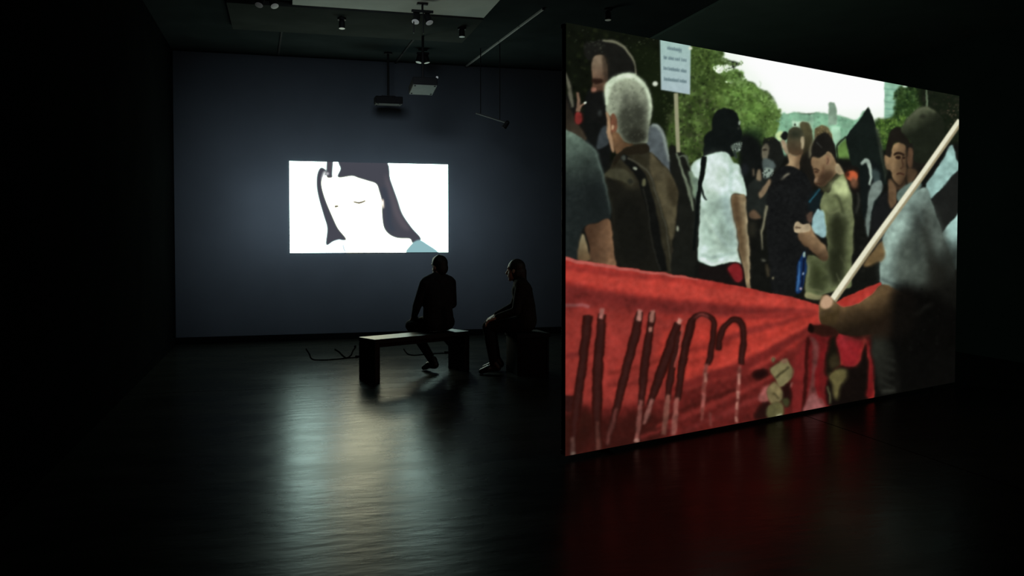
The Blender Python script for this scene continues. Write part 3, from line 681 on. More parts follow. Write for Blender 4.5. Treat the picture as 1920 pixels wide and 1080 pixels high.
    c.stroke([(1202, 750), (1198, 790), (1193, 828)], (8, 10, 9), (142, 78, 72), 1.6); c.blob(1194, 826, 5, 4, (186, 130, 122), 1.4)
    letter([(1271, 606), (1258, 645), (1243, 690), (1230, 725), (1218, 760)], (14, 20, 20, 16, 10), [[(1275, 598), (1272, 608)]], (206, 140, 124), 8)
    c.stroke([(1224, 748), (1214, 778), (1207, 796)], (8, 9, 5), (150, 90, 84), 1.6)
    letter([(1274, 620), (1264, 670), (1256, 715), (1252, 750)], (8, 13, 14, 10))
    c.stroke([(1253, 740), (1249, 775), (1245, 816)], (8, 11, 9), (146, 84, 74), 1.6)
    letter([(1298, 598), (1286, 650), (1277, 700), (1271, 750)], (14, 16, 15, 10))
    c.stroke([(1280, 610), (1274, 650), (1265, 690)], 4, (168, 74, 64), 1.4)
    c.stroke([(1270, 745), (1266, 780), (1263, 815)], (8, 10, 9), (150, 84, 76), 1.6)
    c.frame(1260, 540, 3.857)
    letter([(75, 560), (95, 420), (120, 300), (150, 225), (205, 190), (265, 205), (302, 250), (298, 360), (278, 470), (258, 560)], (46, 50, 48, 40, 34, 36, 46, 48, 44, 36))
    c.stroke([(165, 215), (210, 190), (265, 215)], 20, (126, 54, 50), 2)
    c.stroke([(252, 545), (240, 640), (226, 780), (218, 960)], (26, 34, 36, 18), (138, 66, 58), 1.6)
    c.stroke([(243, 610), (238, 680)], 20, (184, 116, 104), 1.5); c.stroke([(226, 760), (222, 860)], 20, (164, 88, 80), 1.6)
    letter([(336, 450), (346, 360), (372, 290), (420, 238), (470, 228), (506, 262), (518, 340), (512, 450), (500, 550)], (44, 48, 46, 44, 44, 46, 48, 50, 44))
    c.stroke([(490, 560), (478, 680), (474, 820), (464, 975)], (20, 30, 28, 22), (140, 70, 62), 1.6)
    for a, b in ((620, 700), (745, 800), (825, 880), (930, 972)):
        c.stroke([(482 - (a - 620) * .05, a), (480 - (a - 620) * .05, b)], 20, (190, 122, 110), 1.4)
    c.stroke([(275, 900), (282, 1000)], 16, (132, 66, 60), 2)
    c.frame(1400, 560, 4.5)
    c.blob(115, 640, 66, 42, (34, 13, 13), 3, rot=-.3)
    c.blob(340, 800, 70, 90, (40, 16, 14), 4)
    c.fill([(80, 960), (150, 860), (200, 900), (180, 1010), (80, 1010)], (44, 18, 16), 3)
    c.fill([(95, 830), (150, 745), (200, 740), (190, 850), (120, 870)], (160, 88, 82), 2.5)
    c.fill([(196, 600), (260, 545), (330, 505), (372, 560), (404, 622), (350, 700), (280, 745), (236, 672)], (154, 136, 98), 1.6)
    c.fill([(178, 770), (230, 700), (292, 760), (296, 860), (220, 890), (180, 850)], (148, 126, 90), 1.8)
    c.fill([(180, 900), (290, 880), (300, 1000), (180, 1010)], (126, 114, 76), 1.8)
    c.fill([(290, 860), (340, 840), (360, 890), (320, 920)], (88, 82, 52), 2)
    c.stroke([(245, 670), (300, 620), (360, 575)], 14, (96, 84, 56), 1.5); c.stroke([(220, 790), (270, 850)], 14, (98, 84, 56), 1.6)
    c.blob(225, 512, 16, 24, (140, 116, 86), 1.6); c.blob(320, 525, 34, 20, (170, 110, 96), 2, alpha=.7); c.blob(385, 725, 16, 22, (176, 116, 104), 1.6)
    c.stroke([(250, 990), (295, 975)], 14, (190, 178, 150), 1.4)
    c.fill([(400, 560), (520, 330), (505, 600), (490, 1000), (390, 1000)], (122, 34, 32), 3)
    c.fill([(520, 320), (780, 330), (760, 600), (700, 900), (480, 960), (520, 600)], (108, 26, 26), 3)
    c.stroke([(520, 320), (508, 500), (492, 760), (476, 960)], (20, 30, 30, 24), (66, 18, 16), 2)
    c.fill([(535, 320), (590, 360), (606, 460), (580, 620), (570, 740), (640, 850), (660, 930), (490, 960), (510, 850), (550, 640), (560, 440)], (126, 62, 60), 2)
    c.fill([(500, 880), (560, 800), (620, 880), (640, 920), (490, 960)], (160, 92, 92), 2.5)
    c.stroke([(660, 420), (620, 560), (600, 700), (620, 840)], 30, (120, 24, 26), 2)
    c.fill([(700, 340), (780, 320), (790, 480), (770, 560), (700, 660), (660, 600)], (26, 20, 14), 3)
    c.fill([(710, 500), (760, 470), (790, 560), (730, 590), (700, 560)], (72, 58, 38), 3)
    c.fill([(800, 560), (930, 560), (1010, 380), (1030, 860), (860, 920), (700, 920), (680, 700)], (20, 13, 11), 3)
    c.fill([(690, 650), (780, 590), (850, 600), (840, 690), (790, 740), (770, 850), (735, 830), (720, 730)], (126, 110, 70), 2.5)
    c.stroke([(680, 740), (700, 800), (705, 890)], 14, (132, 122, 88), 1.6)
    c.fill([(770, 300), (960, 300), (965, 440), (920, 560), (820, 560), (772, 440)], (146, 32, 36), 3)
    c.blob(830, 360, 40, 60, (166, 40, 46), 5)
    c.stroke([(1040, 320), (1062, 480), (1056, 660), (1036, 830)], (80, 70, 60, 50), (116, 24, 25), 2.5)
    # ---- man's trousers, arm, hand and pole in front of the banner
    c.frame(1500, 440, 3.375)
    c.fill([(450, 640), (560, 560), (1080, 300), (1080, 1100), (480, 1100), (470, 860)], (11, 10, 9), 3, sm=False)
    c.fill([(452, 650), (545, 600), (590, 700), (625, 860), (630, 980), (520, 1015), (478, 860)], (58, 57, 51), 4, grad=((20, 19, 17), (470, 760), (600, 790)))
    c.stroke([(520, 990), (600, 985)], 16, (84, 82, 76), 2.5)
    for k in range(4): c.stroke([(500, 760 + 55 * k), (560, 790 + 55 * k), (600, 800 + 55 * k)], 12, (50, 49, 45), 2.5)
    c.fill([(600, 360), (700, 330), (840, 350), (990, 240), (1100, 240), (1100, 700), (600, 700)], (9, 8, 7), 9)
    c.fill([(860, 150), (1000, 60), (1100, 60), (1100, 420), (900, 420)], (30, 29, 26), 9, alpha=.6)
    c.stroke([(720, 510), (780, 470), (840, 440)], 10, (44, 42, 37), 4)
    c.dabs([(660, 400), (960, 330), (960, 700), (640, 700)], 40, [(20, 19, 17), (10, 9, 8)], (2, 5), .4)
    c.fill([(400, 190), (470, 90), (520, 40), (530, 150), (440, 200)], (140, 108, 74), 2)
    c.fill([(120, 480), (128, 425), (160, 382), (205, 405), (260, 450), (330, 450), (430, 395), (520, 315), (600, 340), (668, 400), (650, 500), (590, 580), (480, 625), (350, 642), (230, 620), (150, 580), (126, 540)], (132, 98, 68), 1.4, grad=((40, 28, 19), (320, 440), (370, 590)))
    c.fill([(590, 345), (720, 360), (700, 640), (520, 640), (500, 600), (570, 520)], (16, 13, 11), 8)
    c.fill([(300, 600), (480, 560), (560, 500), (560, 640), (340, 660)], (44, 31, 23), 7, alpha=.85)
    c.fill([(122, 480), (130, 425), (162, 384), (205, 410), (250, 460), (230, 560), (150, 570)], (164, 130, 98), 2, grad=((92, 68, 42), (160, 410), (190, 510)))
    c.stroke([(135, 500), (170, 480), (205, 490)], 8, (112, 82, 60), 1.6); c.stroke([(132, 455), (165, 440), (190, 450)], 7, (126, 94, 70), 1.4)
    c.fill([(55, 600), (64, 560), (90, 575), (140, 570), (230, 600), (240, 640), (150, 640), (80, 615)], (58, 26, 20), 2)
    c.fill([(52, 612), (62, 565), (86, 590), (80, 620)], (24, 12, 10), 1.3)
    # uneven outlines and folds: the picture is gently warped and mottled so that no edge is perfectly clean
    H_, W_ = c.a.shape[:2]
    def field(sy, sx_=None):
        f_ = c.rng.normal(size=(H_, W_)); f_ = blur(f_, sy)
        if sx_: f_ = blur(f_.T, sx_).T
        return f_ / f_.std()
    Yc, Xc = np.mgrid[0:H_, 0:W_].astype(float)
    wx, wy = field(6) * 0.6 + field(2) * 0.2, field(6) * 0.6 + field(2) * 0.2
    base = c.a.copy()
    c.a = c.sample((Xc + wx + .5).ravel() / c.k + c.x0, (Yc + wy + .5).ravel() / c.k + c.y0).reshape(H_, W_, 3)
    keep = np.clip((base.mean(2) - 215) / 25, 0, 1)
    mot = 1 + (field(8) * .035 + field(3) * .03) * (1 - keep)
    c.a = c.a * np.clip(mot, .6, 1.4)[..., None]
    lumi = c.a.mean(2, keepdims=True); c.a = lumi + (c.a - lumi) * 0.95
    # tone curve: the projection is contrasty, its dark and skin tones sit low
    L_ = c.a @ np.array([.3, .6, .1])
    f_ = np.interp(L_, [0, 20, 44, 64, 90, 130, 160, 200, 225, 262], [.9, .85, .70, .66, .70, .79, .86, .94, .96, 1.0])
    red = np.clip((c.a[..., 0] - np.maximum(c.a[..., 1], c.a[..., 2]) - 45) / 30, 0, 1)
    grn = np.clip((c.a[..., 1] - np.maximum(c.a[..., 0], c.a[..., 2]) - 4) / 10, 0, 1)
    k_ = np.maximum(red * .8, grn * .9)
    f_ = f_ + (0.97 - f_) * k_
    hi = np.maximum(red, np.clip((L_ - 205) / 30, 0, 1))[..., None]
    c.a = c.a * f_[..., None] * (np.array([.97, 1.02, .95]) * (1 - hi) + hi)
    # ---- placard
    c.frame(1220, 60, 7.71)
    c.fill([(135, 90), (580, 170), (570, 905), (150, 835)], (158, 188, 180), .9, sm=False, grad=((166, 186, 190), (300, 150), (300, 830)))
    def words(y0, slope, spans):
        for xa, xb, dn in spans:
            n = max(2, int((xb - xa) / 22))
            ya, yb = y0 + slope * (xa - 190), y0 + slope * (xb - 190)
            c.stroke([(xa, ya), ((xa + xb) / 2, (ya + yb) / 2), (xb, yb)], 30, (112, 134, 138), 1.1, alpha=.75)
            for k in range(n + 1):
                x = xa + (xb - xa) * k / n; y = y0 + slope * (x - 190)
                h = 24 if (k * 7 + int(xa)) % 3 else 34
                c.stroke([(x, y - h), (x, y - 4), (x, y + (20 if not (dn and k >= n - 1) else 38))], 10, (74, 96, 102), .8, alpha=.8)
    words(226, .16, [(245, 440, True)])
    words(372, .13, [(195, 228, False), (260, 330, False), (358, 415, False), (450, 510, False)])
    words(526, .14, [(192, 236, False), (258, 412, False), (440, 510, False)])
    words(682, .12, [(198, 400, False), (424, 512, False)])
    c.blob(65, 748, 38, 36, (206, 214, 196), 1.2)
    c.blob(575, 235, 28, 22, (214, 222, 200), 1.2)
    c.frame(1220, 60, 4.696)
    c.stroke([(222, 538), (228, 700), (234, 860), (244, 1060)], (38, 36, 36, 34), (146, 146, 116), 1)
    c.frame()
    c.stroke([(1800, 228), (1720, 342), (1640, 452), (1562, 563)], (12, 12, 13, 14), (150, 140, 110), 1)
    c.stroke([(1799, 225), (1719, 339), (1638, 450), (1561, 560)], (8, 8, 9, 10), (228, 226, 200), 1)
    c.frame(1500, 440, 3.375)
    c.fill([(128, 450), (140, 405), (168, 382), (205, 408), (200, 450), (160, 470)], (184, 150, 120), 1.6)
    # grain of the video: soft blotches and fine flecks
    g1 = blur(c.rng.normal(size=c.a.shape[:2]), 3.0); g1 /= g1.std(); g2 = blur(c.rng.normal(size=c.a.shape[:2]), 0.9); g2 /= g2.std()
    amp = 0.6 + c.a.mean(2) * 0.022
    c.a = np.clip(c.a + (g1 * .4 + g2 * .25)[..., None] * np.where(c.a.mean(2) > 235, 0, amp)[..., None], 0, 262)
    return c

def paint_face():
    """returns linear, bright values: a washed-out close-up of a face with long dark hair"""
    c = Canvas(533, 295, 848, 482, 3.0)
    c.frame(480, 260, 4.571)
    c.a[:] = (216, 255, 243)
    face = [(575, 330), (700, 330), (820, 318), (960, 360), (1030, 385), (1060, 450), (1085, 560), (1085, 700), (1110, 790), (1200, 850), (1320, 860), (1330, 1000), (760, 1000), (770, 870), (700, 770), (620, 600), (560, 420)]
    c.fill(face, (246, 246, 208), 2.5)
    H = (70, 71, 80)
    c.fill([(735, 180), (1094, 180), (1150, 355), (1208, 520), (1248, 640), (1330, 760), (1412, 858), (1345, 892), (1318, 856), (1215, 850), (1145, 820), (1098, 760), (1082, 650), (1080, 540), (1058, 450), (1030, 386), (960, 360), (880, 336), (820, 318), (704, 330), (726, 260)], H, 1.0)
    c.fill([(1110, 300), (1200, 520), (1250, 660), (1320, 780), (1250, 760), (1170, 620), (1120, 450)], (88, 84, 92), 3)
    c.stroke([(1090, 420), (1130, 560), (1140, 720), (1180, 800)], 40, (58, 66, 78), 4)
    c.fill([(553, 252), (590, 262), (612, 300), (570, 330), (560, 400), (592, 520), (650, 660), (702, 770), (772, 862), (705, 868), (660, 880), (602, 908), (612, 770), (582, 660), (542, 520), (522, 410), (526, 310)], H, 1.0)
    c.fill([(575, 290), (600, 280), (590, 330), (560, 350)], (200, 205, 205), 1.5)
    c.fill([(612, 180), (656, 180), (652, 300), (652, 330), (612, 332), (605, 290)], (76, 76, 84), 1.0)
    c.blob(612, 300, 14, 12, (190, 190, 195), 1.2)
    c.stroke([(675, 582), (705, 578)], (16, 10), (70, 66, 66), 1.0)
    c.stroke([(835, 540), (885, 550), (938, 532)], (8, 13, 8), (78, 72, 72), 1.0)
    c.stroke([(845, 488), (880, 480)], 9, (232, 214, 190), 1.5)
    c.stroke([(796, 782), (830, 776)], 8, (222, 196, 176), 1.2); c.stroke([(868, 768), (916, 768)], 9, (222, 196, 176), 1.2)
    c.fill([(1078, 520), (1095, 530), (1098, 590), (1084, 590)], (226, 214, 196), 1.2)
    c.fill([(590, 936), (700, 868), (742, 890), (770, 1000), (560, 1000)], (206, 240, 246), 1.2)
    c.stroke([(748, 905), (752, 940), (768, 975)], 8, (150, 150, 160), 1.2)
    c.fill([(1318, 920), (1390, 868), (1462, 900), (1560, 985), (1300, 985)], (142, 184, 190), 1.2)
    g = lin(c.a)
    # exposure of the photograph clips the picture: bright parts are several times display white
    lum = g @ np.array([.3, .6, .1])
    boost = 1 / FAR_GAIN + (1 - 1 / FAR_GAIN) * np.clip((lum - 0.52) / 0.25, 0, 1) ** 1.3
    c.a = g * boost[..., None]
    return c

def picture_mesh(name, origin, ex, ez, nx, ny, canvas, m, parent, is_lin=False):
    u = np.linspace(0, 1, nx + 1); v = np.linspace(0, 1, ny + 1)
    A, B = np.meshgrid(u, v)
    P = np.array(origin)[None] + A.reshape(-1, 1) * np.array(ex)[None] + B.reshape(-1, 1) * np.array(ez)[None]
    col = canvas.sample(*project(P))
    if not is_lin: col = lin(col)
    base = parent.matrix_basis.inverted()
    Pl = P @ np.array(base.to_3x3()).T + np.array(base.translation)[None]
    me = bpy.data.meshes.new(name)
    nv = len(P); nf = nx * ny
    me.vertices.add(nv); me.vertices.foreach_set('co', Pl.astype(np.float32).ravel())
    i = (np.arange(ny)[:, None] * (nx + 1) + np.arange(nx)[None]).ravel()
    q = np.stack([i, i + 1, i + nx + 2, i + nx + 1], 1).astype(np.int32)
    me.loops.add(nf * 4); me.loops.foreach_set('vertex_index', q.ravel())
    me.polygons.add(nf); me.polygons.foreach_set('loop_start', np.arange(nf, dtype=np.int32) * 4)
    at = me.color_attributes.new('picture', 'FLOAT_COLOR', 'POINT')
    at.data.foreach_set('color', np.concatenate([col, np.ones((nv, 1))], 1).astype(np.float32).ravel())
    me.update(calc_edges=True); me.validate()
    me.materials.append(m)
    return link(bpy.data.objects.new(name, me), parent)

# ------------------------------------------------------------------ big near screen
h = ray(3218, HOR); SD = Vector((h.x, h.y, 0)).normalized()
SN = Vector((SD.y, -SD.x, 0))                    # faces the camera side
S0 = at_z(1060, 855.5, 0.03)
def sc(px, py): return at_plane(px, py, S0, SN)
top = sc(1060, 42).z
s_w = (sc(1794.5, 450) - S0).dot(SD)
ang = math.atan2(SD.y, SD.x)
mid = S0 + SD * (s_w / 2)
big = empty('projection_screen', (mid.x, mid.y, 0), ang)
bpy.context.view_layer.update()
tag(big, 'big translucent projection screen showing a street march behind a red banner', 'projection screen', 'video screens')
def fr(size, loc, name, m=M['black']): return obj(name, bx(size, loc, bevel=0.004), m, big)
fr((s_w + 0.02, 0.035, 0.03), (0, 0.026, top - 0.02), 'top_batten')
fr((s_w + 0.02, 0.035, 0.03), (0, 0.026, 0.052), 'bottom_batten')
for sx in (-1, 1):
    fr((0.03, 0.035, top - 0.10), (sx * (s_w / 2 - 0.012), 0.026, (top + 0.03) / 2), 'side_batten')
    fr((0.05, 0.44, 0.028), (sx * (s_w / 2 - 0.4), 0.246, 0.014), 'foot')
    fr((0.03, 0.03, 0.03), (sx * (s_w / 2 - 0.4), 0.045, 0.03), 'foot_post')
pm = picture_mesh('projected_picture', S0, SD * s_w, Vector((0, 0, top - 0.03)), 560, 520, paint_march(),
                  picture_material('march_video', NEAR_GAIN), big)
tag(pm, 'street march with red banner and grey-haired man')

# ------------------------------------------------------------------ far screen on the end wall
WP = CORNER
def fw(px, py): return at_plane(px, py, CORNER, V)
pL, pR = fw(543, 389), fw(839.5, 389)
zt, zb = (fw(541, 303).z + fw(838, 308).z) / 2, (fw(545, 475).z + fw(840, 472).z) / 2
f_w = (pR - pL).length
fc = (pL + pR) / 2
far = empty('wall_screen', (fc.x, fc.y, zb), RZ)
bpy.context.view_layer.update()
tag(far, 'white glowing video screen on the end wall with a face and long dark hair', 'projection screen', 'video screens')
obj('screen_panel', bx((f_w, 0.018, zt - zb), (0, -0.010, (zt - zb) / 2), bevel=0.002), M['grey_plastic'], far)
o0 = pL + V * 0.0205; o0.z = zb
pf = picture_mesh('projected_picture', o0, U * f_w, Vector((0, 0, zt - zb)), 330, 190, paint_face(),
                  picture_material('face_video', FAR_GAIN), far, True)
tag(pf, 'overexposed close-up of a face with dark hair')

# ================================================================== benches
def make_bench(near, ldir, length, width, label, hgt=0.45):
    L = Vector((ldir[0], ldir[1], 0)).normalized(); Wd = Vector((-L.y, L.x, 0))
    c = near + L * (length / 2) + Wd * (width / 2)
    t = empty('bench', (c.x, c.y, 0), math.atan2(L.y, L.x))
    tag(t, label, 'bench', 'gallery benches')
    obj('seat', bx((length, width, 0.045), (0, 0, hgt - 0.0225), bevel=0.004), M['bench'], t)
    for sx in (-1, 1):
        obj('end_panel', bx((0.06, width - 0.004, hgt - 0.046), (sx * (length / 2 - 0.032), 0, (hgt - 0.046) / 2), bevel=0.003), M['bench'], t)
    obj('rail', bx((length - 0.13, 0.03, 0.06), (0, 0, hgt - 0.077), bevel=0.003), M['bench'], t)
    return t
NB = at_z(703, 637, 0.45); NB.z = 0
BL = Vector((0.75, 0.66, 0)).normalized(); BW = Vector((-BL.y, BL.x, 0))
make_bench(NB, BL, 1.24, 0.32, 'dark slab-ended bench below the white face screen, bare at one end')
sb = empty('stool', (0.17, 9.46, 0), math.radians(20)); tag(sb, 'low dark box stool under the visitor in the shadows', 'stool')
obj('cushion', bx((0.40, 0.40, 0.05), (0, 0, 0.425), bevel=0.012), M['cloth_b'], sb)
for sx in (-1, 1):
    obj('side_panel', bx((0.03, 0.37, 0.398), (sx * 0.17, 0, 0.199), bevel=0.003), M['black_plastic'], sb)
    obj('end_panel', bx((0.305, 0.03, 0.398), (0, sx * 0.165, 0.199), bevel=0.003), M['black_plastic'], sb)

# ================================================================== people: rounded limbs merged into one skin
def capsule_bm(bm, p0, p1, r0, r1, flat=None, seg=14):
    p0, p1 = Vector(p0), Vector(p1); d = p1 - p0; Ln = max(d.length, 1e-5)
    q = d.to_track_quat('Z', 'Y').to_matrix() if d.length > 1e-5 else Matrix.Identity(3)
    prof = []
    for k in range(1, 6): a = -math.pi / 2 + k * math.pi / 12; prof.append((r0 * math.cos(a), r0 * math.sin(a)))
    prof += [(r0, 0.0), (r1, Ln)]
    for k in range(1, 6): a = k * math.pi / 12; prof.append((r1 * math.cos(a), Ln + r1 * math.sin(a)))
    add_lathe(bm, prof, p0, q, seg)
def ellipsoid(bm, c, rad, rot=None):
    r = bmesh.ops.create_uvsphere(bm, u_segments=24, v_segments=16, radius=1.0)['verts']
    bmesh.ops.scale(bm, vec=rad, verts=r)
    if rot is not None: bmesh.ops.rotate(bm, cent=(0, 0, 0), matrix=rot, verts=r)
    bmesh.ops.translate(bm, vec=c, verts=r)
def merged(name, shapes, voxel, mats, parent, smooth_it=4):
    """shapes: ('c', p0, p1, r0, r1, mat) capsules or ('e', centre, radii, rot, mat) ellipsoids"""
    bm = bmesh.new()
    for s in shapes:
        if s[0] == 'c': capsule_bm(bm, *s[1:5])
        else: ellipsoid(bm, s[1], s[2], s[3])
    me = bpy.data.meshes.new(name + '_rough'); bm.to_mesh(me); bm.free()
    tmp = bpy.data.objects.new(name + '_rough', me); COL.objects.link(tmp)
    md = tmp.modifiers.new('r', 'REMESH'); md.mode = 'VOXEL'; md.voxel_size = voxel; md.use_smooth_shade = True
    ms = tmp.modifiers.new('s', 'SMOOTH'); ms.iterations = smooth_it; ms.factor = 0.5
    dg = bpy.context.evaluated_depsgraph_get()
    out = bpy.data.meshes.new_from_object(tmp.evaluated_get(dg)); out.name = name
    bpy.data.objects.remove(tmp); bpy.data.meshes.remove(me)
    n = len(out.polygons); c = np.zeros(n * 3); out.polygons.foreach_get('center', c); c = c.reshape(-1, 3)
    best = np.full(n, 1e9); idx = np.zeros(n, int)
    for s in shapes:
        if s[0] == 'c':
            a, b = np.array(s[1]), np.array(s[2]); d = b - a; t = np.clip(((c - a) @ d) / max(d @ d, 1e-9), 0, 1)
            ds = np.linalg.norm(c - a - t[:, None] * d, axis=1) - (s[3] + (s[4] - s[3]) * t); mi = s[5]
        else:
            ctr = np.array(s[1]); Rm = np.array(s[3]) if s[3] is not None else np.eye(3); rad = np.array(s[2])
            l = (c - ctr) @ Rm; ds = (np.linalg.norm(l / rad, axis=1) - 1) * rad.min(); mi = s[4]
        k = ds < best; best[k] = ds[k]; idx[k] = mi
    out.materials.clear()
    for m in mats: out.materials.append(m)
    out.polygons.foreach_set('material_index', idx.astype(np.int32))
    out.polygons.foreach_set('use_smooth', np.ones(n, bool))
    return link(bpy.data.objects.new(name, out), parent)

def hand_shapes(wrist, aim, up, mi, curl=0.35, side=1):
    """palm, four bent fingers of different length and a thumb off the side of the palm"""
    f = Vector(aim).normalized(); u = (Vector(up) - f * Vector(up).dot(f)).normalized(); s = f.cross(u) * side
    w = Vector(wrist); out = []
    for k in range(4):
        o = (k - 1.5) * 0.020
        out.append(('c', tuple(w + s * o * .6), tuple(w + f * 0.085 + s * o), 0.015, 0.0125, mi))
    for k, ln in enumerate((0.068, 0.080, 0.075, 0.058)):
        o = (k - 1.5) * 0.0215; base = w + f * 0.085 + s * o
        a = base + (f * math.cos(curl) - u * math.sin(curl)) * ln * .5
        b = a + (f * math.cos(curl * 2.2) - u * math.sin(curl * 2.2)) * ln * .5
        out += [('c', tuple(base), tuple(a), 0.0095, 0.0085, mi), ('c', tuple(a), tuple(b), 0.0085, 0.007, mi)]
    tb = w + f * 0.025 - s * 0.03; tm = tb + (f * .7 - s * .6 - u * .25).normalized() * 0.04
    te = tm + (f * .95 - s * .15 - u * .3).normalized() * 0.032
    out += [('c', tuple(tb), tuple(tm), 0.0125, 0.0105, mi), ('c', tuple(tm), tuple(te), 0.0105, 0.008, mi)]
    return out

def person(label, base, J, face, mats, hair_long):
    """J: world joints. Root at the floor point 'base'; all shapes are built relative to it."""
    t = empty('person', (base[0], base[1], 0))
    tag(t, label, 'person', 'seated visitors')
    B = Vector((base[0], base[1], 0)); j = {k: Vector(v) - B for k, v in J.items()}
    T_ = lambda k: tuple(j[k])
    sk, up_, lo = 0, 1, 2
    sh = []
    lat = (j['sh_r'] - j['sh_l']).normalized()
    for o in (-0.075, 0, 0.075):
        sh.append(('c', tuple(j['pelvis'] + lat * o), tuple(j['belly'] + lat * o * .9), 0.115, 0.108, up_ if o else lo))
        sh.append(('c', tuple(j['belly'] + lat * o * .9), tuple(j['chest'] + lat * o * 1.25), 0.108, 0.112, up_))
    sh.append(('c', tuple(j['sh_l'] * .85 + j['neck'] * .15), tuple(j['neck']), 0.075, 0.07, up_))
    sh.append(('c', tuple(j['sh_r'] * .85 + j['neck'] * .15), tuple(j['neck']), 0.075, 0.07, up_))
    sh.append(('c', tuple(j['chest']), tuple(j['neck']), 0.12, 0.066, up_))
    f = Vector(face).normalized(); hd = j['head']; upv = Vector((0, 0, 1)); sd = f.cross(upv).normalized(); hu = sd.cross(f)
    sh.append(('c', tuple(j['neck']), tuple(hd - hu * .05 - f * .015), 0.056, 0.052, sk))
    rot = Matrix((sd, f, hu)).transposed()
    sh.append(('e', tuple(hd + hu * .025 - f * .012), (0.074, 0.094, 0.092), rot, sk))            # skull
    sh.append(('e', tuple(hd - hu * .045 + f * .028), (0.055, 0.062, 0.068), rot, sk))            # jaw and face
    sh.append(('c', tuple(hd - hu * .098 + f * .066), tuple(hd - hu * .09 + f * .056), 0.02, 0.022, sk))   # chin
    sh.append(('c', tuple(hd + hu * .012 + f * .083), tuple(hd - hu * .028 + f * .103), 0.009, 0.014, sk))  # nose
    sh.append(('c', tuple(hd - hu * .058 + f * .084 - sd * .016), tuple(hd - hu * .058 + f * .084 + sd * .016), 0.008, 0.008, sk))  # lips
    for s in (-1, 1):
        sh.append(('c', tuple(hd + hu * .032 + f * .074 + sd * s * .014), tuple(hd + hu * .03 + f * .066 + sd * s * .044), 0.011, 0.010, sk))  # brow
        sh.append(('e', tuple(hd - hu * .008 - f * .008 + sd * s * .073), (0.010, 0.020, 0.031), rot, sk))  # ear
        a = 'l' if s < 0 else 'r'
        sh += [('c', T_('sh_' + a), T_('el_' + a), 0.066, 0.050, up_), ('c', T_('el_' + a), T_('wr_' + a), 0.050, 0.036, up_)]
        hdv = j['wr_' + a] - j['el_' + a]
        sh += hand_shapes(j['wr_' + a] + hdv.normalized() * .02, hdv + Vector((0, 0, -.02)), (0, 0, 1), sk, .4, s)
        sh += [('c', T_('hip_' + a), T_('kn_' + a), 0.098, 0.068, lo), ('c', T_('kn_' + a), tuple(j['kn_' + a] * .62 + j['an_' + a] * .38), 0.066, 0.060, lo),
               ('c', tuple(j['kn_' + a] * .62 + j['an_' + a] * .38), T_('an_' + a), 0.060, 0.046, lo)]
    merged('body', sh, 0.007, [M['skin'], mats[0], mats[1]], t)
    for s in (-1, 1):
        a = 'l' if s < 0 else 'r'
        an = j['an_' + a]; toe = j['toe_' + a]; d = (toe - an); d.z = 0; d = d.normalized(); lt = d.cross(Vector((0, 0, 1)))
        so = [('c', tuple(an - d * .04 + Vector((0, 0, -.035))), tuple(an + Vector((0, 0, .02))), 0.043, 0.047, 0),
              ('c', tuple(an - d * .03 + Vector((0, 0, -.04))), tuple(an + d * .06 + Vector((0, 0, -.045))), 0.042, 0.040, 0)]
        for o in (-.014, .014):
            so.append(('c', tuple(an + d * .06 + lt * o + Vector((0, 0, -.045))), tuple(toe + lt * o), 0.038, 0.028, 0))
        merged('shoe', so, 0.007, [M['shoe']], t)
    hs = [('e', tuple(hd + hu * .034 - f * .022), (0.082, 0.098, 0.094), rot, 0), ('e', tuple(hd - hu * .02 - f * .055), (0.072, 0.06, 0.08), rot, 0)]
    if hair_long: hs += [('c', tuple(hd - hu * .02 - f * .075), tuple(hd - hu * .15 - f * .085), 0.055, 0.035, 0), ('e', tuple(hd - hu * .03 - f * .03), (0.084, 0.07, 0.085), rot, 0)]
    else: hs += [('c', tuple(hd + hu * .085 + f * .055), tuple(hd + hu * .1 - f * .02), 0.03, 0.035, 0)]
    merged('hair', hs, 0.007, [M['hair']], t)
    return t

person('person in a dark coat sitting on the slab bench, one foot tucked back under it', (-0.82, 9.52),
       dict(pelvis=(-.82, 9.50, .566), belly=(-.83, 9.50, .74), chest=(-.83, 9.49, .93), neck=(-.825, 9.49, 1.06), head=(-.815, 9.50, 1.175),
            sh_l=(-.955, 9.375, .985), sh_r=(-.695, 9.615, .985), el_l=(-1.05, 9.42, .74), el_r=(-.68, 9.74, .74),
            wr_l=(-1.10, 9.58, .615), wr_r=(-.86, 9.84, .62), hip_l=(-.90, 9.46, .551), hip_r=(-.74, 9.58, .551),
            kn_l=(-1.145, 9.665, .50), kn_r=(-.90, 9.89, .52), an_l=(-.885, 9.50, .115), an_r=(-.58, 9.95, .105),
            toe_l=(-.985, 9.60, .03), toe_r=(-.66, 10.06, .03)),
       (-.72, .68, -.12), (M['cloth_a'], M['cloth_b']), False)
person('person sitting in the shadows beside the big screen, hand resting on a knee', (.12, 9.42),
       dict(pelvis=(.16, 9.45, .566), belly=(.15, 9.45, .73), chest=(.11, 9.44, .91), neck=(.08, 9.43, 1.03), head=(.035, 9.42, 1.135),
            sh_l=(.10, 9.27, .96), sh_r=(.12, 9.62, .96), el_l=(.045, 9.22, .70), el_r=(.02, 9.68, .72),
            wr_l=(-.155, 9.25, .635), wr_r=(-.17, 9.58, .63), hip_l=(.12, 9.36, .551), hip_r=(.13, 9.54, .551),
            kn_l=(-.26, 9.33, .52), kn_r=(-.25, 9.60, .52), an_l=(-.20, 9.33, .105), an_r=(-.17, 9.60, .105),
            toe_l=(-.34, 9.33, .03), toe_r=(-.31, 9.62, .03)),
       (-.95, .30, -.08), (M['cloth_c'], M['cloth_b']), True)

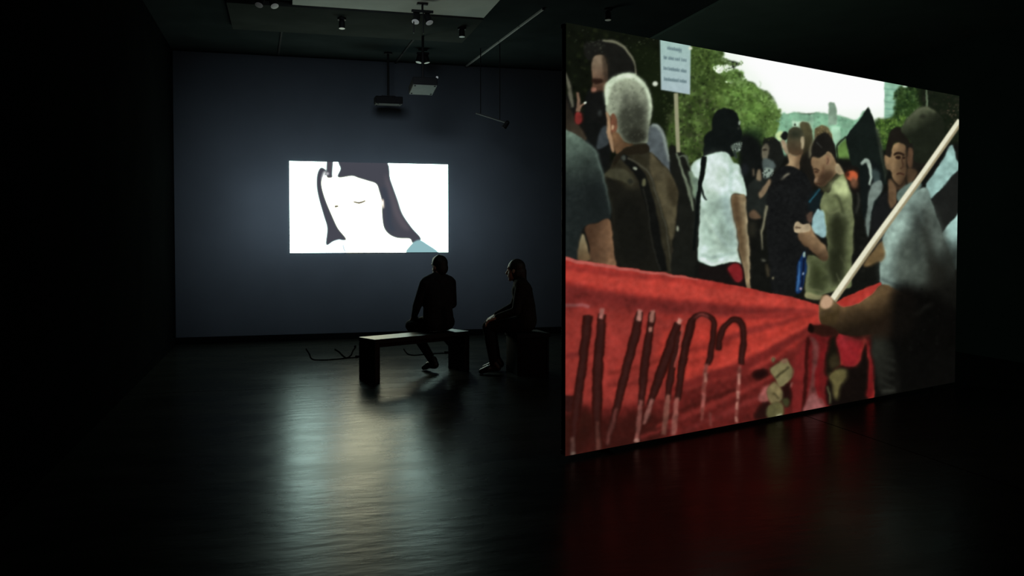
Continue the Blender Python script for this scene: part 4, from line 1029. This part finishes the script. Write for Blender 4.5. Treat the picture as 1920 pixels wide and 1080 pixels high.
# ================================================================== ceiling fittings
def track(pa, pb, label, m, zt=CEIL, joints=0):
    """surface light track along the ceiling between two pixels"""
    A, B = at_z(*pa, zt), at_z(*pb, zt); d = B - A; ln = d.length
    t = empty('light_track', (A + B) / 2, math.atan2(d.y, d.x)); tag(t, label, 'light track', 'ceiling light tracks')
    n = joints + 1
    for k in range(n):
        s = ln / n; x = -ln / 2 + s * (k + .5)
        bm = bmesh.new()
        add_box(bm, (s - 0.02, 0.020, 0.008), (x, 0, -0.004)); add_box(bm, (s - 0.02, 0.008, 0.012), (x, 0.006, -0.014)); add_box(bm, (s - 0.02, 0.008, 0.012), (x, -0.006, -0.014))
        obj('rail_section', bm, m, t)
        if k: obj('rail_joint', bx((0.03, 0.02, 0.014), (x - s / 2, 0, -0.008)), M['black'], t)
    for sx in (-1, 1): obj('end_cap', bx((0.015, 0.030, 0.024), (sx * ln / 2, 0, -0.012), bevel=0.002), M['black'], t)
    return t
track((874, 123), (1019, 15), 'pale metal light track catching the glow, in four sections on the dark ceiling', M['alu'], joints=3)
track((732, 129), (777, 70), 'dim grey light track beside the twin spotlights on the ceiling', M['grey_dim'])
track((522, 100), (531, 40), 'short black light track on the ceiling over the empty floor by the black side wall', M['grey_dim'])

def spot_head(t, p, aim, r=0.042, ln=0.12):
    """a can-shaped lamp head with a pale reflector, joined to its yoke"""
    d = Vector(aim).normalized(); q = d.to_track_quat('Z', 'Y').to_matrix(); p = Vector(p)
    bm = bmesh.new(); add_lathe(bm, [(r * .45, -ln * .6), (r * .8, -ln * .5), (r * .95, -ln * .3), (r, ln * .35), (r * 1.06, ln * .4), (r * 1.06, ln * .46)], p, q)
    hd = obj('lamp_head', bm, M['black'], t, False)
    bm = bmesh.new(); add_lathe(bm, [(r * .98, ln * .455), (r * .96, ln * .475), (r * .5, ln * .49)], p, q)
    obj('reflector', bm, M['reflector'], hd)
    return hd
def twin_spot(px, py, zc, drop, label, width=0.13, legs=False, aim=(0, -.38, -.8)):
    """plate, stem and crossbar with two heads"""
    A = at_z(px, py, zc); t = empty('twin_spotlight', A, RZ); tag(t, label, 'spotlight', 'ceiling spotlights')
    obj('base_plate', bx((0.12, 0.05, 0.02), (0, 0, -0.01), bevel=0.003), M['black'], t)
    bm = bmesh.new(); add_tube(bm, (0, 0, -0.018), (0, 0, -drop), 0.012); obj('stem', bm, M['black'], t)
    obj('crossbar', bx((width * 2, 0.03, 0.03), (0, 0, -drop), bevel=0.004), M['black'], t)
    for s in (-1, 1):
        spot_head(t, (s * width * .55, 0.02, -drop - 0.07), (s * .2, aim[1], aim[2]))
    if legs:
        for s in (-1, .1):
            bm = bmesh.new(); add_tube(bm, (s * width * .8, 0, -drop), (s * width * .8, 0, -drop - .24), 0.007, seg=8); obj('cable_drop', bm, M['black'], t)
    return t
def single_spot(px, py, zc, drop, label, aim=(0, -.08, -1), r=0.036):
    A = at_z(px, py, zc); t = empty('spotlight', A, RZ); tag(t, label, 'spotlight', 'ceiling spotlights')
    bm = bmesh.new(); add_lathe(bm, [(0.05, -0.022), (0.05, -0.004), (0.04, 0.0)]); obj('base_plate', bm, M['black'], t)
    bm = bmesh.new(); add_tube(bm, (0, 0, -0.02), (0, 0, -drop), 0.010); obj('stem', bm, M['black'], t)
    spot_head(t, (0, 0, -drop - 0.035), aim, r, 0.10)
    return t
twin_spot(792, 6, CEIL - .031, 0.09, 'black twin spotlight under the pale ceiling board', 0.12, True)
twin_spot(793, 92, CEIL, 0.06, 'black twin spotlight on the black ceiling above the hanging projector with a lit underside', 0.085, aim=(0, -.1, -.9))
twin_spot(500, -22, CEIL - .031, 0.06, 'black twin spotlight on the grey ceiling over the empty floor by the black side wall', 0.12)
single_spot(641, 34, CEIL - .05, 0.04, 'small black spotlight on the grey beam, farther from the pale track')
single_spot(866, 52, CEIL - .05, 0.03, 'small black spotlight on the grey beam, beside the pale track')
single_spot(1140, 16, CEIL, 0.05, 'lone black spotlight on the ceiling above the big screen')

def projector(px, py, Y, w_, d_, h_, tilt, label, body_mat):
    """body, lens barrel facing the end wall, feet and vents, on a pole to the ceiling"""
    P = at_depth(px, py, Y); t = empty('projector', P, RZ); tag(t, label, 'projector', 'ceiling projectors')
    R = Matrix.Rotation(tilt, 3, 'X')
    body = obj('body', bx((w_, d_, h_), (0, 0, 0), R, bevel=0.012), M['black_plastic'], t)
    cv = obj('lit_tone_underside', bx((w_ * .96, d_ * .96, 0.006), R @ Vector((0, 0, -h_ / 2 - .002)), R, bevel=0.002), body_mat, body)  # added plate: light on the underside is put into its colour, body kept black
    bm = bmesh.new(); add_tube(bm, R @ Vector((w_ * .18, d_ * .48, 0)), R @ Vector((w_ * .18, d_ * .5 + .04, 0)), h_ * .36, h_ * .33, 20); obj('lens_barrel', bm, M['black_plastic'], t)
    bm = bmesh.new(); add_tube(bm, R @ Vector((w_ * .18, d_ * .5 + .036, 0)), R @ Vector((w_ * .18, d_ * .5 + .043, 0)), h_ * .27, h_ * .27, 20); obj('lens', bm, M['lens'], t)
    for sx in (-1, 1):
        for sy in (-1, 1):
            bm = bmesh.new(); c = R @ Vector((sx * w_ * .4, sy * d_ * .38, -h_ / 2)); add_tube(bm, c + Vector((0, 0, .004)), c - Vector((0, 0, .012)), 0.012, 0.010, 10); obj('foot', bm, M['black_plastic'], body)
    for k in range(4):
        obj('vent_slot', bx((0.004, d_ * .3, 0.006), (0, 0, 0)), M['black_plastic'], body).location = R @ Vector((-w_ / 2 - .0005, -d_ * .1, -h_ * .25 + k * h_ * .16))
    obj('mount_plate', bx((w_ * .5, d_ * .5, 0.012), (0, 0, h_ * .5 + .012), R, bevel=0.002), M['black'], t)
    bm = bmesh.new(); add_tube(bm, (0, 0, h_ * .5), (0, 0, CEIL - P.z), 0.016); obj('mount_pole', bm, M['black'], t)
    bm = bmesh.new(); add_lathe(bm, [(0.06, 0), (0.06, 0.012), (0.03, 0.02)], (0, 0, CEIL - P.z - .02)); obj('ceiling_flange', bm, M['black'], t)
    return t, P
pj, PJ = projector(793, 161, 10.9, 0.31, 0.40, 0.10, math.radians(-9), 'projector hanging on a pole below the twin spotlights, its grey underside lit', M['underside'])
bm = bmesh.new(); add_lathe(bm, [(0.008, -0.02), (0.016, -0.012), (0.016, 0.004), (0.006, 0.012)], (0.165, -0.10, 0.10)); obj('glint_bead', bm, M['reflector'], pj)  # white bead added to make a bright glint beside the projector
projector(728, 189, 12.1, 0.38, 0.26, 0.10, math.radians(2), 'projector with a dim dark grey underside hanging close to the end wall', M['grey_dim'])

# thin pipe and lamp hung near the end wall
A, B = at_depth(893, 212, 11.9), at_depth(931, 224, 11.6)
t = empty('lighting_pipe', (A + B) / 2); tag(t, 'thin grey lighting pipe hung on two rods with a small lamp at its end', 'pipe')
o = (A + B) / 2
B = B + (B - A) * .45
bm = bmesh.new(); add_tube(bm, A - o, B - o, 0.012); obj('pipe', bm, M['underside'], t)
for q in (A.lerp(B, .15), A.lerp(B, .8)):
    bm = bmesh.new(); add_tube(bm, q - o, Vector((q.x, q.y, CEIL)) - o, 0.006, seg=8); obj('rod', bm, M['black'], t)
spot_head(t, B - o + Vector((0.0, 0, -.03)), (-.5, .3, -.7), 0.032, 0.10)

# ------------------------------------------------------------------ cables lying on the floor
def cable(pxs, label, r=0.009):
    P = [at_z(x, y, 0.0) for x, y in pxs]
    c = sum(P, Vector()) / len(P); t = empty('floor_cable', (c.x, c.y, 0)); tag(t, label, 'cable', 'floor cables')
    pts = [Vector((*p, 0)) for p in catmull([(q.x - c.x, q.y - c.y) for q in P], False, 8)]
    for p in pts: p.z = r
    bm = bmesh.new(); sweep(bm, pts, r); obj('lead', bm, M['cable'], t, True)
    e = pts[-1]; d = (pts[-1] - pts[-4]).normalized()
    bm = bmesh.new(); add_tube(bm, e - d * .01, e + d * .05, 0.016, 0.012, 10); bmesh.ops.translate(bm, vec=(0, 0, .008), verts=bm.verts); obj('plug', bm, M['cable'], t)
cable([(574, 655), (580, 664), (585, 674), (600, 676), (625, 675), (645, 673), (655, 672), (668, 671)], 'black cable in a flat loop on the floor near the bare bench end', 0.007)
cable([(628, 656), (636, 661), (643, 668), (650, 672), (658, 667), (661, 660), (666, 652)], 'short black cable curling beside the slab bench end panel', 0.008)
cable([(757, 655), (764, 664), (775, 667), (790, 666), (812, 664), (835, 663)], 'black cable on the floor behind the slab bench end panels', 0.007)

# ------------------------------------------------------------------ added out-of-view projector, and an added lamp for the glow round the far screen
fp, FP = projector(700, -75, 7.2, 0.42, 0.36, 0.14, math.radians(-14), 'added black projector out of view, holding the lamp for the wall glow', M['black_plastic'])
tgt = Vector((fc.x, fc.y, (zt + zb) / 2)) - U * 0.2
ld = bpy.data.lights.new('added_halo_lamp', 'SPOT')
ld.energy = HALO_W; ld.color = (0.80, 0.92, 1.0); ld.spot_size = math.radians(100); ld.spot_blend = 0.6; ld.shadow_soft_size = 0.6
lo = bpy.data.objects.new('added_halo_lamp', ld); COL.objects.link(lo)
lo.location = FP + (tgt - FP).normalized() * 0.42
lo.rotation_euler = (tgt - lo.location).to_track_quat('-Z', 'Y').to_euler()
thr = (tgt - lo.location).length
ld.use_nodes = True
n, l = ld.node_tree.nodes, ld.node_tree.links
def mth(op, a, b=None):
    k = n.new('ShaderNodeMath'); k.operation = op
    for i_, v_ in enumerate((a, b)):
        if v_ is None: continue
        if isinstance(v_, (int, float)): k.inputs[i_].default_value = v_
        else: l.new(v_, k.inputs[i_])
    return k.outputs[0]
tcn = n.new('ShaderNodeTexCoord'); sx_ = n.new('ShaderNodeSeparateXYZ'); l.new(tcn.outputs['Normal'], sx_.inputs[0])
zz = mth('MAXIMUM', mth('ABSOLUTE', sx_.outputs['Z']), 0.05)
dx = mth('MAXIMUM', mth('SUBTRACT', mth('ABSOLUTE', mth('DIVIDE', sx_.outputs['X'], zz)), 0.5 * f_w / thr), 0.0)
dy = mth('MAXIMUM', mth('SUBTRACT', mth('ABSOLUTE', mth('DIVIDE', sx_.outputs['Y'], zz)), 0.06 * (zt - zb) / thr), 0.0)
dd = mth('SQRT', mth('ADD', mth('MULTIPLY', dx, dx), mth('MULTIPLY', dy, dy)))
fall = mth('EXPONENT', mth('MULTIPLY', dd, -thr / 0.70))          # added glow around the screen fades over less than a metre on the wall
em = n['Emission']; l.new(fall, em.inputs['Strength'])
